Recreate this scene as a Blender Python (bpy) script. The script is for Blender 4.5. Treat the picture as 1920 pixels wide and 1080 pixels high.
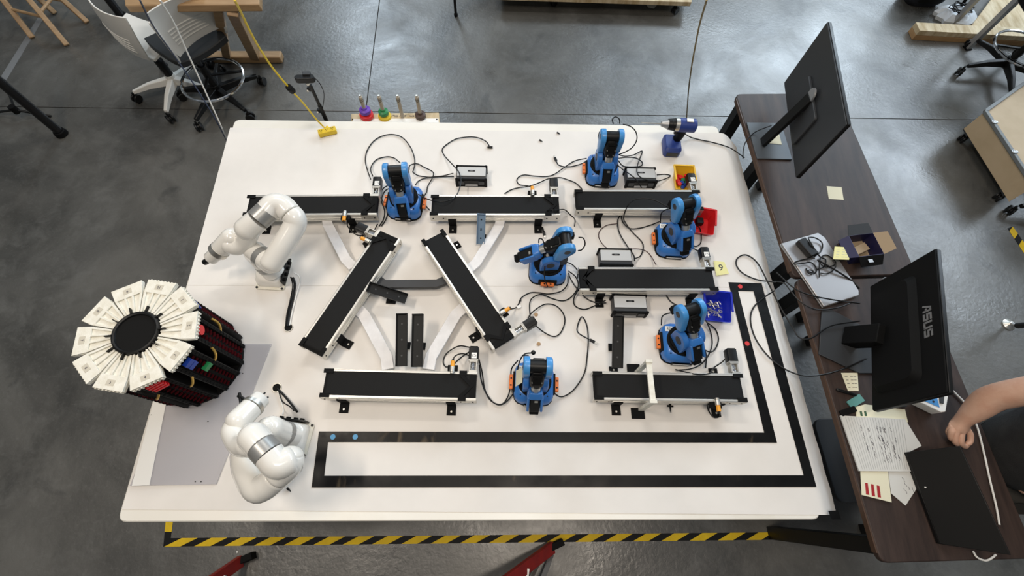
import bpy, bmesh, math, random
from mathutils import Vector, Matrix, noise
PI = math.pi
for o in list(bpy.data.objects): bpy.data.objects.remove(o)
SC = bpy.context.scene
COL = SC.collection

# ---------------------------------------------------------------- camera
FPX, PITCH, ROLL, CZ = 882.6455, math.radians(65.57285), math.radians(-3.44498), 2.55
_cp, _sp, _cr, _sr = math.cos(PITCH), math.sin(PITCH), math.cos(ROLL), math.sin(ROLL)
RT = Vector((_cr, -_sr*_sp, -_sr*_cp)); DN = Vector((-_sr, -_cr*_sp, -_cr*_cp)); FW = Vector((0, _cp, -_sp))
def P(x, y, z):
    """point of the photograph (1920x1080) on the horizontal plane at height z"""
    d = RT*((x-960)/FPX) + DN*((y-540)/FPX) + FW
    t = (z-CZ)/d.z
    return Vector((d.x*t, d.y*t, z))
cam = bpy.data.cameras.new('camera'); co = bpy.data.objects.new('camera', cam); COL.objects.link(co)
m = Matrix.Identity(4)
for i in range(3):
    m[i][0] = RT[i]; m[i][1] = -DN[i]; m[i][2] = -FW[i]
m[2][3] = CZ
co.matrix_world = m
cam.lens = FPX/1920*36; cam.sensor_width = 36; cam.clip_start = .02
SC.camera = co

# ---------------------------------------------------------------- light
SC.view_settings.view_transform = 'Standard'; SC.view_settings.look = 'None'
SC.view_settings.gamma = 1; SC.view_settings.use_curve_mapping = False
SC.view_settings.exposure = 0.20
w = bpy.data.worlds.new('world'); SC.world = w; w.use_nodes = True
w.node_tree.nodes['Background'].inputs[0].default_value = (.80, .88, 1, 1)
w.node_tree.nodes['Background'].inputs[1].default_value = .22
def area(name, loc, target, sx, sy, power, col):
    l = bpy.data.lights.new(name, 'AREA'); l.shape = 'RECTANGLE'; l.size = sx; l.size_y = sy
    l.energy = power; l.color = col
    o = bpy.data.objects.new(name, l); COL.objects.link(o); o.location = loc
    o.rotation_euler = (Vector(target)-Vector(loc)).to_track_quat('-Z', 'Y').to_euler()
    return o
area('window_light', (-2.7, 8.3, 3.7), (-2.0, 2, 0.5), 1.3, 3.0, 190, (.74, .88, 1))
area('window_light', (3.9, 8.3, 3.9), (2.2, 2, 0.5), 5.0, 3.4, 480, (.74, .88, 1))
area('window_light', (7.8, 4.6, 4.6), (2, 1.5, 0.5), 5.5, 3.0, 380, (.76, .88, 1))
area('ceiling_lamp', (-2.2, 0.4, 5.0), (-.3, .7, 0), 1.3, .35, 66, (1, .88, .74))
area('ceiling_lamp', (0.5, -0.3, 5.0), (.1, .7, 0), 1.3, .35, 52, (1, .88, .74))
area('ceiling_lamp', (-0.6, 3.4, 5.0), (-.3, 1.6, 0), 1.6, .35, 45, (1, .95, .88))

# ---------------------------------------------------------------- materials
MATS = {}
def mat(name, col, rough=.5, metal=0, col2=None, scale=8, stretch=(1,1,1), bump=0, bscale=None, coat=0, detail=6, lo=.35, hi=.65, r2=None, alpha=None, spec=None, trans=0):
    if name in MATS: return MATS[name]
    m = bpy.data.materials.new(name); m.use_nodes = True; MATS[name] = m
    nt = m.node_tree; b = nt.nodes['Principled BSDF']
    b.inputs['Base Color'].default_value = (*col, 1); b.inputs['Roughness'].default_value = rough
    b.inputs['Metallic'].default_value = metal
    if coat: b.inputs['Coat Weight'].default_value = coat; b.inputs['Coat Roughness'].default_value = .08
    if alpha is not None: b.inputs['Alpha'].default_value = alpha
    if trans: b.inputs['Transmission Weight'].default_value = trans
    if spec is not None: b.inputs['Specular IOR Level'].default_value = spec
    tc = nt.nodes.new('ShaderNodeTexCoord'); mp = nt.nodes.new('ShaderNodeMapping'); mp.inputs['Scale'].default_value = stretch
    nt.links.new(tc.outputs['Object'], mp.inputs[0])
    if col2 or r2 is not None:
        n = nt.nodes.new('ShaderNodeTexNoise'); n.inputs['Scale'].default_value = scale; n.inputs['Detail'].default_value = detail
        n.inputs['Roughness'].default_value = .6
        nt.links.new(mp.outputs[0], n.inputs['Vector'])
        mr = nt.nodes.new('ShaderNodeMapRange'); mr.inputs[1].default_value = lo; mr.inputs[2].default_value = hi
        nt.links.new(n.outputs[0], mr.inputs[0])
        if col2:
            mx = nt.nodes.new('ShaderNodeMix'); mx.data_type = 'RGBA'
            mx.inputs[6].default_value = (*col, 1); mx.inputs[7].default_value = (*col2, 1)
            nt.links.new(mr.outputs[0], mx.inputs[0]); nt.links.new(mx.outputs[2], b.inputs['Base Color'])
        if r2 is not None:
            mq = nt.nodes.new('ShaderNodeMapRange'); mq.inputs[3].default_value = rough; mq.inputs[4].default_value = r2
            nt.links.new(mr.outputs[0], mq.inputs[0]); nt.links.new(mq.outputs[0], b.inputs['Roughness'])
    if bump:
        n2 = nt.nodes.new('ShaderNodeTexNoise'); n2.inputs['Scale'].default_value = bscale or scale*4; n2.inputs['Detail'].default_value = 4
        nt.links.new(mp.outputs[0], n2.inputs['Vector'])
        bp = nt.nodes.new('ShaderNodeBump'); bp.inputs['Strength'].default_value = bump; bp.inputs['Distance'].default_value = .01
        nt.links.new(n2.outputs[0], bp.inputs['Height']); nt.links.new(bp.outputs[0], b.inputs['Normal'])
    return m
def floor_mat():
    m = bpy.data.materials.new('polished_concrete'); m.use_nodes = True; nt = m.node_tree; b = nt.nodes['Principled BSDF']
    tc = nt.nodes.new('ShaderNodeTexCoord')
    def nz(s, d=8, dist=0.0, rough=.6):
        n = nt.nodes.new('ShaderNodeTexNoise'); n.inputs['Scale'].default_value = s; n.inputs['Detail'].default_value = d
        n.inputs['Distortion'].default_value = dist; n.inputs['Roughness'].default_value = rough
        nt.links.new(tc.outputs['Object'], n.inputs['Vector']); return n.outputs[0]
    def mr(i, a, c, d, e):
        q = nt.nodes.new('ShaderNodeMapRange'); nt.links.new(i, q.inputs[0])
        for k, v in zip((1, 2, 3, 4), (a, c, d, e)): q.inputs[k].default_value = v
        return q.outputs[0]
    def mix(f, a, c):
        q = nt.nodes.new('ShaderNodeMix'); q.data_type = 'RGBA'
        nt.links.new(f, q.inputs[0])
        for k, v in ((6, a), (7, c)):
            if isinstance(v, tuple): q.inputs[k].default_value = (*v, 1)
            else: nt.links.new(v, q.inputs[k])
        return q.outputs[2]
    c = mix(mr(nz(1.1, 9, .8), .35, .66, 0, 1), (.040, .038, .033), (.124, .119, .106))
    c = mix(mr(nz(7, 8, .4, .7), .5, .8, 0, .55), c, (.165, .162, .150))
    c = mix(mr(nz(2.7, 6, 1.2), .60, .72, 0, .6), c, (.036, .035, .032))
    c = mix(mr(nz(60, 3), .55, .8, 0, .35), c, (.16, .155, .145))
    nt.links.new(c, b.inputs['Base Color'])
    nt.links.new(mr(nz(1.7, 8, .5), .3, .7, .22, .50), b.inputs['Roughness'])
    b.inputs['Specular IOR Level'].default_value = .85
    bp = nt.nodes.new('ShaderNodeBump'); bp.inputs['Strength'].default_value = .35; bp.inputs['Distance'].default_value = .004
    nt.links.new(nz(38, 5, .3), bp.inputs['Height']); nt.links.new(bp.outputs[0], b.inputs['Normal'])
    return m
def tape_mat():
    m = mat('black_vinyl_tape', (.004, .004, .004), .5, r2=.3, scale=9, spec=.2)
    nt = m.node_tree; b = nt.nodes['Principled BSDF']
    tc = nt.nodes.new('ShaderNodeTexCoord'); mp = nt.nodes.new('ShaderNodeMapping'); mp.inputs['Scale'].default_value = (1, .35, 1)
    n = nt.nodes.new('ShaderNodeTexNoise'); n.inputs['Scale'].default_value = 7; n.inputs['Detail'].default_value = 8; n.inputs['Distortion'].default_value = 1.5
    nt.links.new(tc.outputs['Object'], mp.inputs[0]); nt.links.new(mp.outputs[0], n.inputs['Vector'])
    r = nt.nodes.new('ShaderNodeMapRange'); r.inputs[1].default_value = .62; r.inputs[2].default_value = .82; r.inputs[4].default_value = .5
    nt.links.new(n.outputs[0], r.inputs[0])
    x = nt.nodes.new('ShaderNodeMix'); x.data_type = 'RGBA'; x.inputs[6].default_value = (.004, .004, .004, 1); x.inputs[7].default_value = (.30, .22, .13, 1)
    nt.links.new(r.outputs[0], x.inputs[0]); nt.links.new(x.outputs[2], b.inputs['Base Color'])
    return m
FLOOR = floor_mat(); TAPE = tape_mat()
WHITE = mat('white_laminate', (.80, .77, .70), .38, col2=(.72, .68, .59), scale=3, lo=.5, hi=.75)
PAPER = mat('white_paper', (.78, .745, .70), .8, col2=(.70, .67, .63), scale=2.2, lo=.4, hi=.7, bump=.28, bscale=4.5)
GLOSSW = mat('gloss_white_shell', (.80, .78, .73), .18, coat=.6, spec=.5)
PLATEW = mat('white_print_plastic', (.80, .78, .70), .6, col2=(.70, .67, .57), scale=40, bump=.1, bscale=300)
STRIPW = mat('pale_grey_plastic', (.76, .74, .73), .55, col2=(.68, .66, .65), scale=30)
BAND = mat('grey_band_metal', (.34, .34, .33), .35, .5)
STEEL = mat('brushed_steel', (.62, .60, .55), .32, .9, r2=.45, scale=20, stretch=(1, 8, 1))
ALU = mat('anodised_aluminium', (.72, .70, .65), .38, .75)
SILV = mat('satin_silver_panel', (.50, .50, .49), .5, .2)
STANDG = mat('grey_stand_metal', (.085, .095, .105), .4, .3)
BELT = mat('black_belt_rubber', (.0065, .0065, .0065), .7, bump=.1, bscale=500, spec=.22)
BLK = mat('black_plastic', (.005, .005, .005), .42, spec=.32)
BLKM = mat('matte_black_plastic', (.004, .004, .004), .7, spec=.15)
BLKG = mat('gloss_black_plastic', (.008, .008, .009), .22, spec=.5)
DGREY = mat('dark_grey_plastic', (.028, .030, .033), .5)
SLIDE = mat('black_pressed_metal', (.004, .0045, .005), .5, spec=.25)
SLIDE_REFL = mat('painted_blue_reflection', (.30, .42, .56), .32, .7)  # black slide metal with its bluish reflection put into the colour
BLUE = mat('blue_robot_shell', (.030, .165, .50), .36, coat=.15, col2=(.035, .18, .54), scale=10)
BLUEL = mat('light_blue_robot_shell', (.055, .27, .62), .36, coat=.15)
ORNG = mat('orange_clip_plastic', (.80, .19, .035), .5)
AMBER = mat('amber_sensor_plastic', (.85, .36, .03), .4)
YEL = mat('yellow_rubber', (.72, .50, .02), .5)
YBIN = mat('yellow_bin_plastic', (.80, .48, .02), .4)
RBIN = mat('red_bin_plastic', (.62, .012, .015), .4)
BBIN = mat('blue_bin_plastic', (.008, .02, .40), .35)
NOTE = mat('sticky_note_yellow', (.78, .74, .34), .75)
NOTEP = mat('pale_cream_note', (.74, .70, .52), .75)
SHEET = mat('notebook_paper', (.62, .61, .57), .8)
INK = mat('ink', (.05, .05, .07), .8)
LABEL = mat('white_label', (.85, .84, .80), .6)
WALNUT = mat('dark_walnut_laminate', (.058, .038, .031), .5, spec=.3, col2=(.026, .018, .016), scale=5, stretch=(6, .7, 1), detail=9, lo=.35, hi=.7)
WALE = mat('walnut_edge', (.075, .040, .024), .5)
OAK = mat('light_oak', (.42, .27, .14), .5, col2=(.30, .18, .085), scale=6, stretch=(1, 6, 6), lo=.3, hi=.75)
PINE = mat('pine_board', (.66, .55, .37), .7, col2=(.40, .29, .15), scale=4, stretch=(5, 1, 1), bump=.1)
PLY = mat('plywood_panel', (.50, .38, .24), .65, col2=(.44, .33, .20), scale=5)
CHAIRW = mat('off_white_chair_shell', (.74, .72, .67), .4)
CHROME = mat('chrome', (.85, .85, .85), .1, 1)
RED = mat('red_fibreglass', (.33, .022, .018), .5, col2=(.25, .02, .02), scale=20)
GALV = mat('galvanised_steel', (.42, .42, .42), .45, .7)
SKIN = mat('skin', (.64, .40, .29), .5, col2=(.58, .33, .23), scale=22, bump=.08, bscale=120)
CLOTH = mat('charcoal_cloth', (.045, .045, .045), .9, col2=(.030, .030, .031), scale=12, bump=.3, bscale=300)
SHORTS = mat('dark_olive_cloth', (.04, .036, .030), .9)
HAIR = mat('dark_hair', (.02, .013, .01), .7)
LAPS = mat('silver_laptop_metal', (.42, .41, .41), .38, .7)
ACRYL = mat('clear_acrylic', (.60, .58, .60), .12, alpha=.55, spec=.5)
COPPER = mat('brass_wire', (.80, .50, .12), .3, .8)
KRAFT = mat('kraft_cardboard', (.36, .27, .17), .8)
NAVY = mat('navy_card', (.012, .012, .06), .5)
DRILLB = mat('drill_blue_plastic', (.020, .045, .22), .45)
REDP = mat('red_plastic', (.70, .015, .02), .4)
DRED = mat('dark_red_peg', (.085, .004, .008), .5)
GRNP = mat('green_plastic', (.02, .22, .07), .4)
BLUP = mat('blue_plastic', (.012, .05, .32), .4)
PURP = mat('purple_plastic', (.14, .05, .42), .4)
BRNP = mat('brown_plastic', (.07, .04, .03), .5)
DOWEL = mat('weathered_dowel', (.42, .36, .28), .6)
HAZY = mat('hazard_yellow', (.78, .52, .015), .6, col2=(.66, .44, .02), scale=15, spec=.2)
HAZK = mat('hazard_black', (.006, .006, .006), .6, spec=.2)
TEAL = mat('teal_plastic', (.10, .28, .26), .5)
DOTB = mat('blue_dot', (.10, .33, .58), .6)
DOTR = mat('red_dot', (.62, .03, .03), .6)

# ---------------------------------------------------------------- mesh helpers
def rrect(w, d, r, n=4):
    pts = []
    for cx, cy, a0 in ((w/2-r, d/2-r, 0), (-w/2+r, d/2-r, 90), (-w/2+r, -d/2+r, 180), (w/2-r, -d/2+r, 270)):
        for k in range(n+1):
            a = math.radians(a0+90*k/n); pts.append((cx+r*math.cos(a), cy+r*math.sin(a)))
    return pts
def circ(r, n=20, cx=0, cy=0): return [(cx+r*math.cos(2*PI*k/n), cy+r*math.sin(2*PI*k/n)) for k in range(n)]
def hull(pts):
    pts = sorted(set((round(a, 6), round(b, 6)) for a, b in pts))
    def half(it):
        h = []
        for p in it:
            while len(h) > 1 and (h[-1][0]-h[-2][0])*(p[1]-h[-2][1])-(h[-1][1]-h[-2][1])*(p[0]-h[-2][0]) <= 0: h.pop()
            h.append(p)
        return h[:-1]
    return half(pts)+half(reversed(pts))
def smooth_path(pts, sub=5):
    pts = [Vector(p) for p in pts]
    if len(pts) < 3: return pts
    out = []
    for i in range(len(pts)-1):
        p0 = pts[i-1] if i else pts[0]*2-pts[1]; p1, p2 = pts[i], pts[i+1]
        p3 = pts[i+2] if i+2 < len(pts) else p2*2-p1
        for k in range(sub):
            t = k/sub
            out.append(.5*((2*p1)+(p2-p0)*t+(2*p0-5*p1+4*p2-p3)*t*t+(3*p1-p0-3*p2+p3)*t**3))
    out.append(pts[-1]); return out
XZ = Matrix(((1,0,0,0),(0,0,-1,0),(0,1,0,0),(0,0,0,1)))   # polygon (u,v) -> x,z ; extrusion -> -y
YZ = Matrix(((0,0,1,0),(1,0,0,0),(0,1,0,0),(0,0,0,1)))    # polygon (u,v) -> y,z ; extrusion -> x
class G:
    def __init__(s, M=None): s.v = []; s.f = []; s.M = M or Matrix.Identity(4)
    def add(s, vs, fs, M=None):
        b = len(s.v); M = s.M @ M if M is not None else s.M
        s.v += [M @ Vector(p) for p in vs]; s.f += [tuple(i+b for i in f) for f in fs]; return s
    def box(s, c, d, rz=0, M=None):
        x, y, z = d[0]/2, d[1]/2, d[2]/2; R = Matrix.Translation(c) @ Matrix.Rotation(rz, 4, 'Z')
        vs = [(a, b, e) for e in (-z, z) for a, b in ((-x,-y),(x,-y),(x,y),(-x,y))]
        if M is not None: R = M @ R
        return s.add(vs, [(3,2,1,0),(4,5,6,7),(0,1,5,4),(1,2,6,5),(2,3,7,6),(3,0,4,7)], R)
    def bar(s, a, b, w, h, up=(0,0,1)):
        a, b = Vector(a), Vector(b); x = (b-a); L = x.length; x.normalize(); u = Vector(up)
        if abs(x.dot(u)) > .97: u = Vector((0,1,0))
        y = u.cross(x).normalized(); z = x.cross(y); c = (a+b)/2
        M = Matrix([[x[i], y[i], z[i], c[i]] for i in range(3)]+[[0,0,0,1]])
        return s.box((0,0,0), (L, w, h), M=M)
    def tube(s, pts, r, n=8, cap=True, M=None):
        pts = [Vector(p) for p in pts]; N = len(pts); rs = r if isinstance(r, (list, tuple)) else [r]*N
        t = [(pts[min(i+1, N-1)]-pts[max(i-1, 0)]).normalized() for i in range(N)]
        u = Vector((0,0,1)) if abs(t[0].z) < .9 else Vector((1,0,0)); u = (u-t[0]*u.dot(t[0])).normalized()
        vs = []; fs = []
        for i in range(N):
            u = (u-t[i]*u.dot(t[i])); u = u.normalized() if u.length > 1e-6 else t[i].orthogonal().normalized()
            w_ = t[i].cross(u)
            for k in range(n):
                a = 2*PI*k/n; vs.append(pts[i]+(u*math.cos(a)+w_*math.sin(a))*rs[i])
        for i in range(N-1):
            for k in range(n):
                a, b = i*n+k, i*n+(k+1) % n; fs.append((a, b, b+n, a+n))
        if cap: fs.append(tuple(range(n))[::-1]); fs.append(tuple(range((N-1)*n, N*n)))
        return s.add(vs, fs, M)
    def capsule(s, pts, r, n=24, sub=6, ends=(1,1)):
        pts = smooth_path(pts, sub); N = len(pts); rs = r if isinstance(r, list) else None
        if rs:
            K = len(rs)-1; rs = [rs[int(min(i/(N-1)*K, K-1e-6))]*(1-(i/(N-1)*K-int(min(i/(N-1)*K, K-1e-6))))+rs[int(min(i/(N-1)*K, K-1e-6))+1]*(i/(N-1)*K-int(min(i/(N-1)*K, K-1e-6))) for i in range(N)]
        else: rs = [r]*N
        P_, R_ = list(pts), list(rs)
        for e in (0, 1):
            if not ends[e]: continue
            p = pts[0] if e == 0 else pts[-1]; q = pts[1] if e == 0 else pts[-2]; d = (p-q).normalized(); rr = rs[0] if e == 0 else rs[-1]
            ex = [(p+d*rr*.92*ends[e]*math.sin(a*PI/2/6), rr*math.cos(a*PI/2/6)) for a in (1,2,3,4,5,5.8)]
            if e == 0: P_ = [x[0] for x in reversed(ex)]+P_; R_ = [x[1] for x in reversed(ex)]+R_
            else: P_ += [x[0] for x in ex]; R_ += [x[1] for x in ex]
        return s.tube(P_, R_, n)
    def loft(s, secs, M=None, cap=True):
        n = len(secs[0][0]); vs = [(a, b, z) for poly, z in secs for a, b in poly]; fs = []
        for i in range(len(secs)-1):
            for k in range(n):
                a, b = i*n+k, i*n+(k+1) % n; fs.append((a, b, b+n, a+n))
        if cap: fs.append(tuple(range(n))[::-1]); fs.append(tuple(range((len(secs)-1)*n, len(secs)*n)))
        return s.add(vs, fs, M)
    def prism(s, poly, z0, z1, M=None): return s.loft([(poly, z0), (poly, z1)], M)
    def cyl(s, a, b, r, n=20, r2=None): return s.tube([a, b], [r, r2 if r2 is not None else r], n)
    def ring(s, r, t, n=40, m=8, M=None):
        vs = []; fs = []
        for i in range(n):
            for k in range(m):
                a, b = 2*PI*i/n, 2*PI*k/m; q = r+t*math.cos(b); vs.append((q*math.cos(a), q*math.sin(a), t*math.sin(b)))
        for i in range(n):
            for k in range(m):
                fs.append((i*m+k, ((i+1) % n)*m+k, ((i+1) % n)*m+(k+1) % m, i*m+(k+1) % m))
        return s.add(vs, fs, M)
    def ball(s, c, r, n=14):
        c = Vector(c); pts = [c+Vector((0, 0, -r*math.cos(PI*i/8))) for i in range(9)]
        return s.tube(pts, [max(r*math.sin(PI*i/8), r*.02) for i in range(9)], n)
    def poly(s, pts, th):      # world polygon (top face) with thickness downwards
        n = len(pts); pts = [Vector(p) for p in pts]
        if sum(pts[i].x*pts[(i+1) % n].y-pts[(i+1) % n].x*pts[i].y for i in range(n)) < 0: pts.reverse()
        vs = pts+[p-Vector((0,0,th)) for p in pts]
        return s.add(vs, [tuple(range(n)), tuple(range(2*n-1, n-1, -1))]+[(i+n, (i+1) % n+n, (i+1) % n, i) for i in range(n)])
def top_of(o):
    while o.parent: o = o.parent
    return o
def build(g, name, m, parent=None, bev=0, world=False, ang=35, label=None):
    vs = g.v
    org = None
    if parent is None:
        n = len(vs); lo = [min(p[i] for p in vs) for i in range(3)]; hi = [max(p[i] for p in vs) for i in range(3)]
        org = Vector(((lo[0]+hi[0])/2, (lo[1]+hi[1])/2, lo[2])); vs = [p-org for p in vs]
    elif world:
        inv = top_of(parent).matrix_basis.inverted(); vs = [inv @ p for p in vs]
        if parent is not top_of(parent):
            inv = parent.matrix_basis.inverted(); vs = [inv @ p for p in vs]
    me = bpy.data.meshes.new(name); me.from_pydata([tuple(p) for p in vs], [], g.f); me.update()
    me.materials.append(m)
    me.polygons.foreach_set('use_smooth', [True]*len(me.polygons)); me.set_sharp_from_angle(angle=math.radians(ang))
    o = bpy.data.objects.new(name, me); COL.objects.link(o)
    if org: o.location = org
    if parent: o.parent = parent
    if bev:
        b = o.modifiers.new('bevel', 'BEVEL'); b.width = bev; b.segments = 2; b.limit_method = 'ANGLE'; b.angle_limit = math.radians(35)
    if label: o['label'] = label
    return o
def tag(o, label, cat, group=None):
    o['label'] = label; o['category'] = cat
    if group: o['group'] = group
    return o
def thing(name, label, cat, loc=(0,0,0), rz=0, group=None):
    o = bpy.data.objects.new(name, None); COL.objects.link(o); o.location = loc; o.rotation_euler = (0, 0, rz)
    o.matrix_basis = Matrix.Translation(loc) @ Matrix.Rotation(rz, 4, 'Z'); o.empty_display_size = .05
    return tag(o, label, cat, group)
def structure(o): o['kind'] = 'structure'; return o
def text(s, size, m, parent, M, name='lettering', world=False, thick=.0002, align='CENTER'):
    c = bpy.data.curves.new('t', 'FONT'); c.body = s; c.size = size; c.align_x = align; c.align_y = 'CENTER'; c.extrude = thick; c.resolution_u = 2
    t = bpy.data.objects.new('t', c); COL.objects.link(t)
    dg = bpy.context.evaluated_depsgraph_get(); me = bpy.data.meshes.new_from_object(t.evaluated_get(dg))
    bpy.data.objects.remove(t)
    g = G(); g.add([v.co.copy() for v in me.vertices], [tuple(p.vertices) for p in me.polygons], M)
    return build(g, name, m, parent, world=world)
def frame(o, x, y, z=None):
    x = Vector(x).normalized(); y = Vector(y); y = (y-x*x.dot(y)).normalized(); z = x.cross(y)
    return Matrix([[x[i], y[i], z[i], o[i]] for i in range(3)]+[[0,0,0,1]])

T = .744; TP = .7456; DK = .75; BZ = .83

# ---------------------------------------------------------------- floor
fl = structure(build(G().box((0, 1.5, -.03), (16, 14, .04)), 'floor', mat('joint_grey', (.02, .02, .02), .9)))
def line_pt(a, b, x=None, y=None):
    if x is not None: t = (x-a.x)/(b.x-a.x)
    else: t = (y-a.y)/(b.y-a.y)
    return Vector((a.x+(b.x-a.x)*t, a.y+(b.y-a.y)*t, 0))
ja, jb = P(90, 201, 0), P(1850, 225, 0); va, vb = P(711.7, 0, 0), P(686.7, 200, 0)
hl, hr = line_pt(ja, jb, x=-8), line_pt(ja, jb, x=8)
d1, d2 = (vb-va), (jb-ja); q = (ja-va); tt = (q.x*d2.y-q.y*d2.x)/(d1.x*d2.y-d1.y*d2.x); X0 = va+d1*tt; vt = line_pt(va, vb, y=8.5)
hv = (jb-ja).normalized()*.0025; vv = (va-vb).normalized()*.0025; up = Vector((-hv.y, hv.x, 0))
for poly in ([hl-up, hr-up, Vector((8, -5.5, 0)), Vector((-8, -5.5, 0))], [hl+up, X0+up-hv, vt-hv, Vector((-8, 8.5, 0))], [X0+up+hv, hr+up, Vector((8, 8.5, 0)), vt+hv]):
    build(G().poly(poly, .0095), 'slab', FLOOR, fl, world=True, bev=.0012)

# ---------------------------------------------------------------- work table
tl, tr_, br, bl = P(440, 224, T), P(1378, 238, T), P(1587, 977, T), P(219, 979, T)
ins = .045
tc_ = (tl+tr_+br+bl)/4
wt = thing('work_table', 'long white laminate work table with rounded corners carrying the robots and conveyors', 'table', (tc_.x, tc_.y, 0))
def round_poly(c, r, n=5):
    out = []
    for i in range(len(c)):
        a, b, d = c[i-1], c[i], c[(i+1) % len(c)]; u = (a-b).normalized(); v = (d-b).normalized()
        p0, p2 = b+u*r, b+v*r
        for k in range(n+1):
            t = k/n; out.append(p0*(1-t)**2+b*2*t*(1-t)+p2*t*t)
    return out
tr_i, br_i = tr_+Vector((-.088, 0, 0)), br+Vector((-.088, 0, 0))
build(G().poly(round_poly([tl, tr_i, br_i, bl], .03), .03), 'tabletop', WHITE, wt, bev=.004, world=True)
for (px, py) in ((.12, .12), (-.12, .12), (-.12, -.12), (.12, -.12)):
    c = [tl, tr_i, br_i, bl][[(.12,.12),(-.12,.12),(-.12,-.12),(.12,-.12)].index((px, py))]
    cc = Vector((c.x+px*1.5, c.y-(.25 if py > 0 else -.25), 0))
    build(G().box((cc.x, cc.y, .357), (.06, .06, .714)), 'leg', DGREY, wt, bev=.003, world=True)
build(G().bar(tl+Vector((.18, -.25, -.06)), tr_i+Vector((-.18, -.25, -.06)), .04, .06), 'frame_rail', DGREY, wt, world=True)
build(G().bar(bl+Vector((.18, .25, -.06)), br_i+Vector((-.18, .25, -.06)), .04, .06), 'frame_rail', DGREY, wt, world=True)
# paper sheets laid over the table; the right edge rolls down past the table edge
def sheet(name, label, pl, pr, nu, nv, z, seed, drop=True):
    """pl / pr: list of two world points (far, near) of left and right edge"""
    g = G(); vs = []; fs = []; W = nu+(6 if drop else 0)
    for j in range(nv+1):
        t = j/nv; a = pl[0].lerp(pl[1], t); b = pr[0].lerp(pr[1], t); e = (b-a).normalized()
        for i in range(nu+1):
            p = a.lerp(b, i/nu); q = Vector((p.x*2.2+seed, p.y*2.2, 0)); q2 = Vector((p.x*7+seed, p.y*5, 3))
            h = .0007*noise.noise(q)+.0006*max(0, noise.noise(q2))
            vs.append((p.x, p.y, z+abs(h)*(0 if i in (0,) or j in (0, nv) else 1)))
        if drop:
            for k in range(1, 7):
                an = math.radians((14, 30, 40, 43, 44, 44)[k-1]); L_ = (.013, .016, .025, .034, .036, .036)[k-1]
                hx, hz = (hx+L_*math.cos(an), hz+L_*math.sin(an)) if k > 1 else (L_*math.cos(an), L_*math.sin(an))
                vs.append((b.x+e.x*hx, b.y+e.y*hx, z-hz+.002*math.sin(j*.9+k*.3)*k/6))
    for j in range(nv):
        for i in range(W):
            a = j*(W+1)+i; fs.append((a, a+W+1, a+W+2, a+1))
    g.add(vs, fs); o = build(g, name, PAPER); tag(o, label, 'paper', 'white paper covering the table')
    return o
seamL, seamR = P(352, 535, T), P(1462, 541, T)
R0, R1_ = P(1383, 252, T)+Vector((-.083, 0, 0)), P(1584, 968, T)+Vector((-.083, 0, 0))
sl = P(432, 240, T)
sheet('paper_cover', 'upper white paper sheet over the far half of the table', [sl, seamL+Vector((0, 0, 0))], [R0, seamR+Vector((-.083, 0, 0))], 70, 44, TP+.0008, 3)
sheet('paper_cover', 'lower white paper sheet over the near half of the table', [P(352, 536, T)+Vector((0,.004,0)), P(229, 955, T)], [seamR+Vector((-.083, .004, 0)), R1_], 80, 46, TP-.0001, 17)
TQ = TP+.0022
# ---------------------------------------------------------------- black tape track on the table
tt_ = thing('tape_track', 'closed L-shaped track of black tape stuck on the white table', 'tape', P(1450, 860, TQ))
ob = [(1366,529),(1428,531),(1531,913),(584,914),(598,809),(1433,811)]
ib = [(1384,545),(1413,546),(1507,891),(608,892),(615,829),(1457,830)]
for i in range(6):
    j = (i+1) % 6
    build(G().poly([P(*ob[i], TQ), P(*ob[j], TQ), P(*ib[j], TQ), P(*ib[i], TQ)], .0008), 'tape_strip', TAPE, tt_, world=True)
for (x, y, m_, n_, l_) in ((1388,537,DOTR,'red','round red sticker on the corner of the tape track'), (1401,644,DOTR,'red','round red sticker on the tape beside the lower right conveyor motor'),
        (624,819,DOTB,'blue','round blue sticker nearest the left end of the tape track'), (666,819,DOTB,'blue','round blue sticker second from the left end of the tape track')):
    c = P(x, y, TQ+.0006); tag(build(G().cyl(c-Vector((0,0,.0005)), c, .0095, 20), 'round_sticker', m_), l_, 'sticker', 'dot stickers on the tape track')
c = [P(1553,958,TQ-.006), P(1571,957,TQ-.030), P(1577,974,TQ-.030), P(1560,974,TQ-.006)]
tag(build(G().poly(c, .001), 'tape_piece', TAPE), 'short black tape piece on the near right corner of the table', 'tape')
# ---------------------------------------------------------------- floor tapes
def hazard(a0, a1, b0, b1, n, lab, skew=.55, start=0.0):
    """a0-a1 one edge, b0-b1 the other edge, world points; n yellow stripes"""
    h = thing('hazard_tape', lab, 'tape', (a0+b0)/2)
    build(G().poly([a0, a1, b1, b0], .0006), 'black_backing', HAZK, h, world=True)
    up_ = Vector((0, 0, .0004)); L = (a1-a0).length
    for k in range(n):
        t0 = (start+k)/n; t1 = t0+.54/n; s = skew/n
        def cl(v): return min(1, max(0, v))
        g = G().poly([a0.lerp(a1, cl(t0+s))+up_, a0.lerp(a1, cl(t1+s))+up_, b0.lerp(b1, cl(t1))+up_, b0.lerp(b1, cl(t0))+up_], .0004)
        build(g, 'yellow_stripe', HAZY, h, world=True)
    return h
Z1 = .001
hazard(P(320,1009,Z1), P(1455,998,Z1), P(306,1025,Z1), P(1450,1012,Z1), 21, 'yellow and black hazard tape along the floor in front of the white table', .34, .03)
hazard(P(326,965,Z1), P(320,1009,Z1), P(312,965,Z1), P(306,1025,Z1), 1, 'short piece of hazard tape meeting the long one at its left corner', 0.2, 0)
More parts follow.
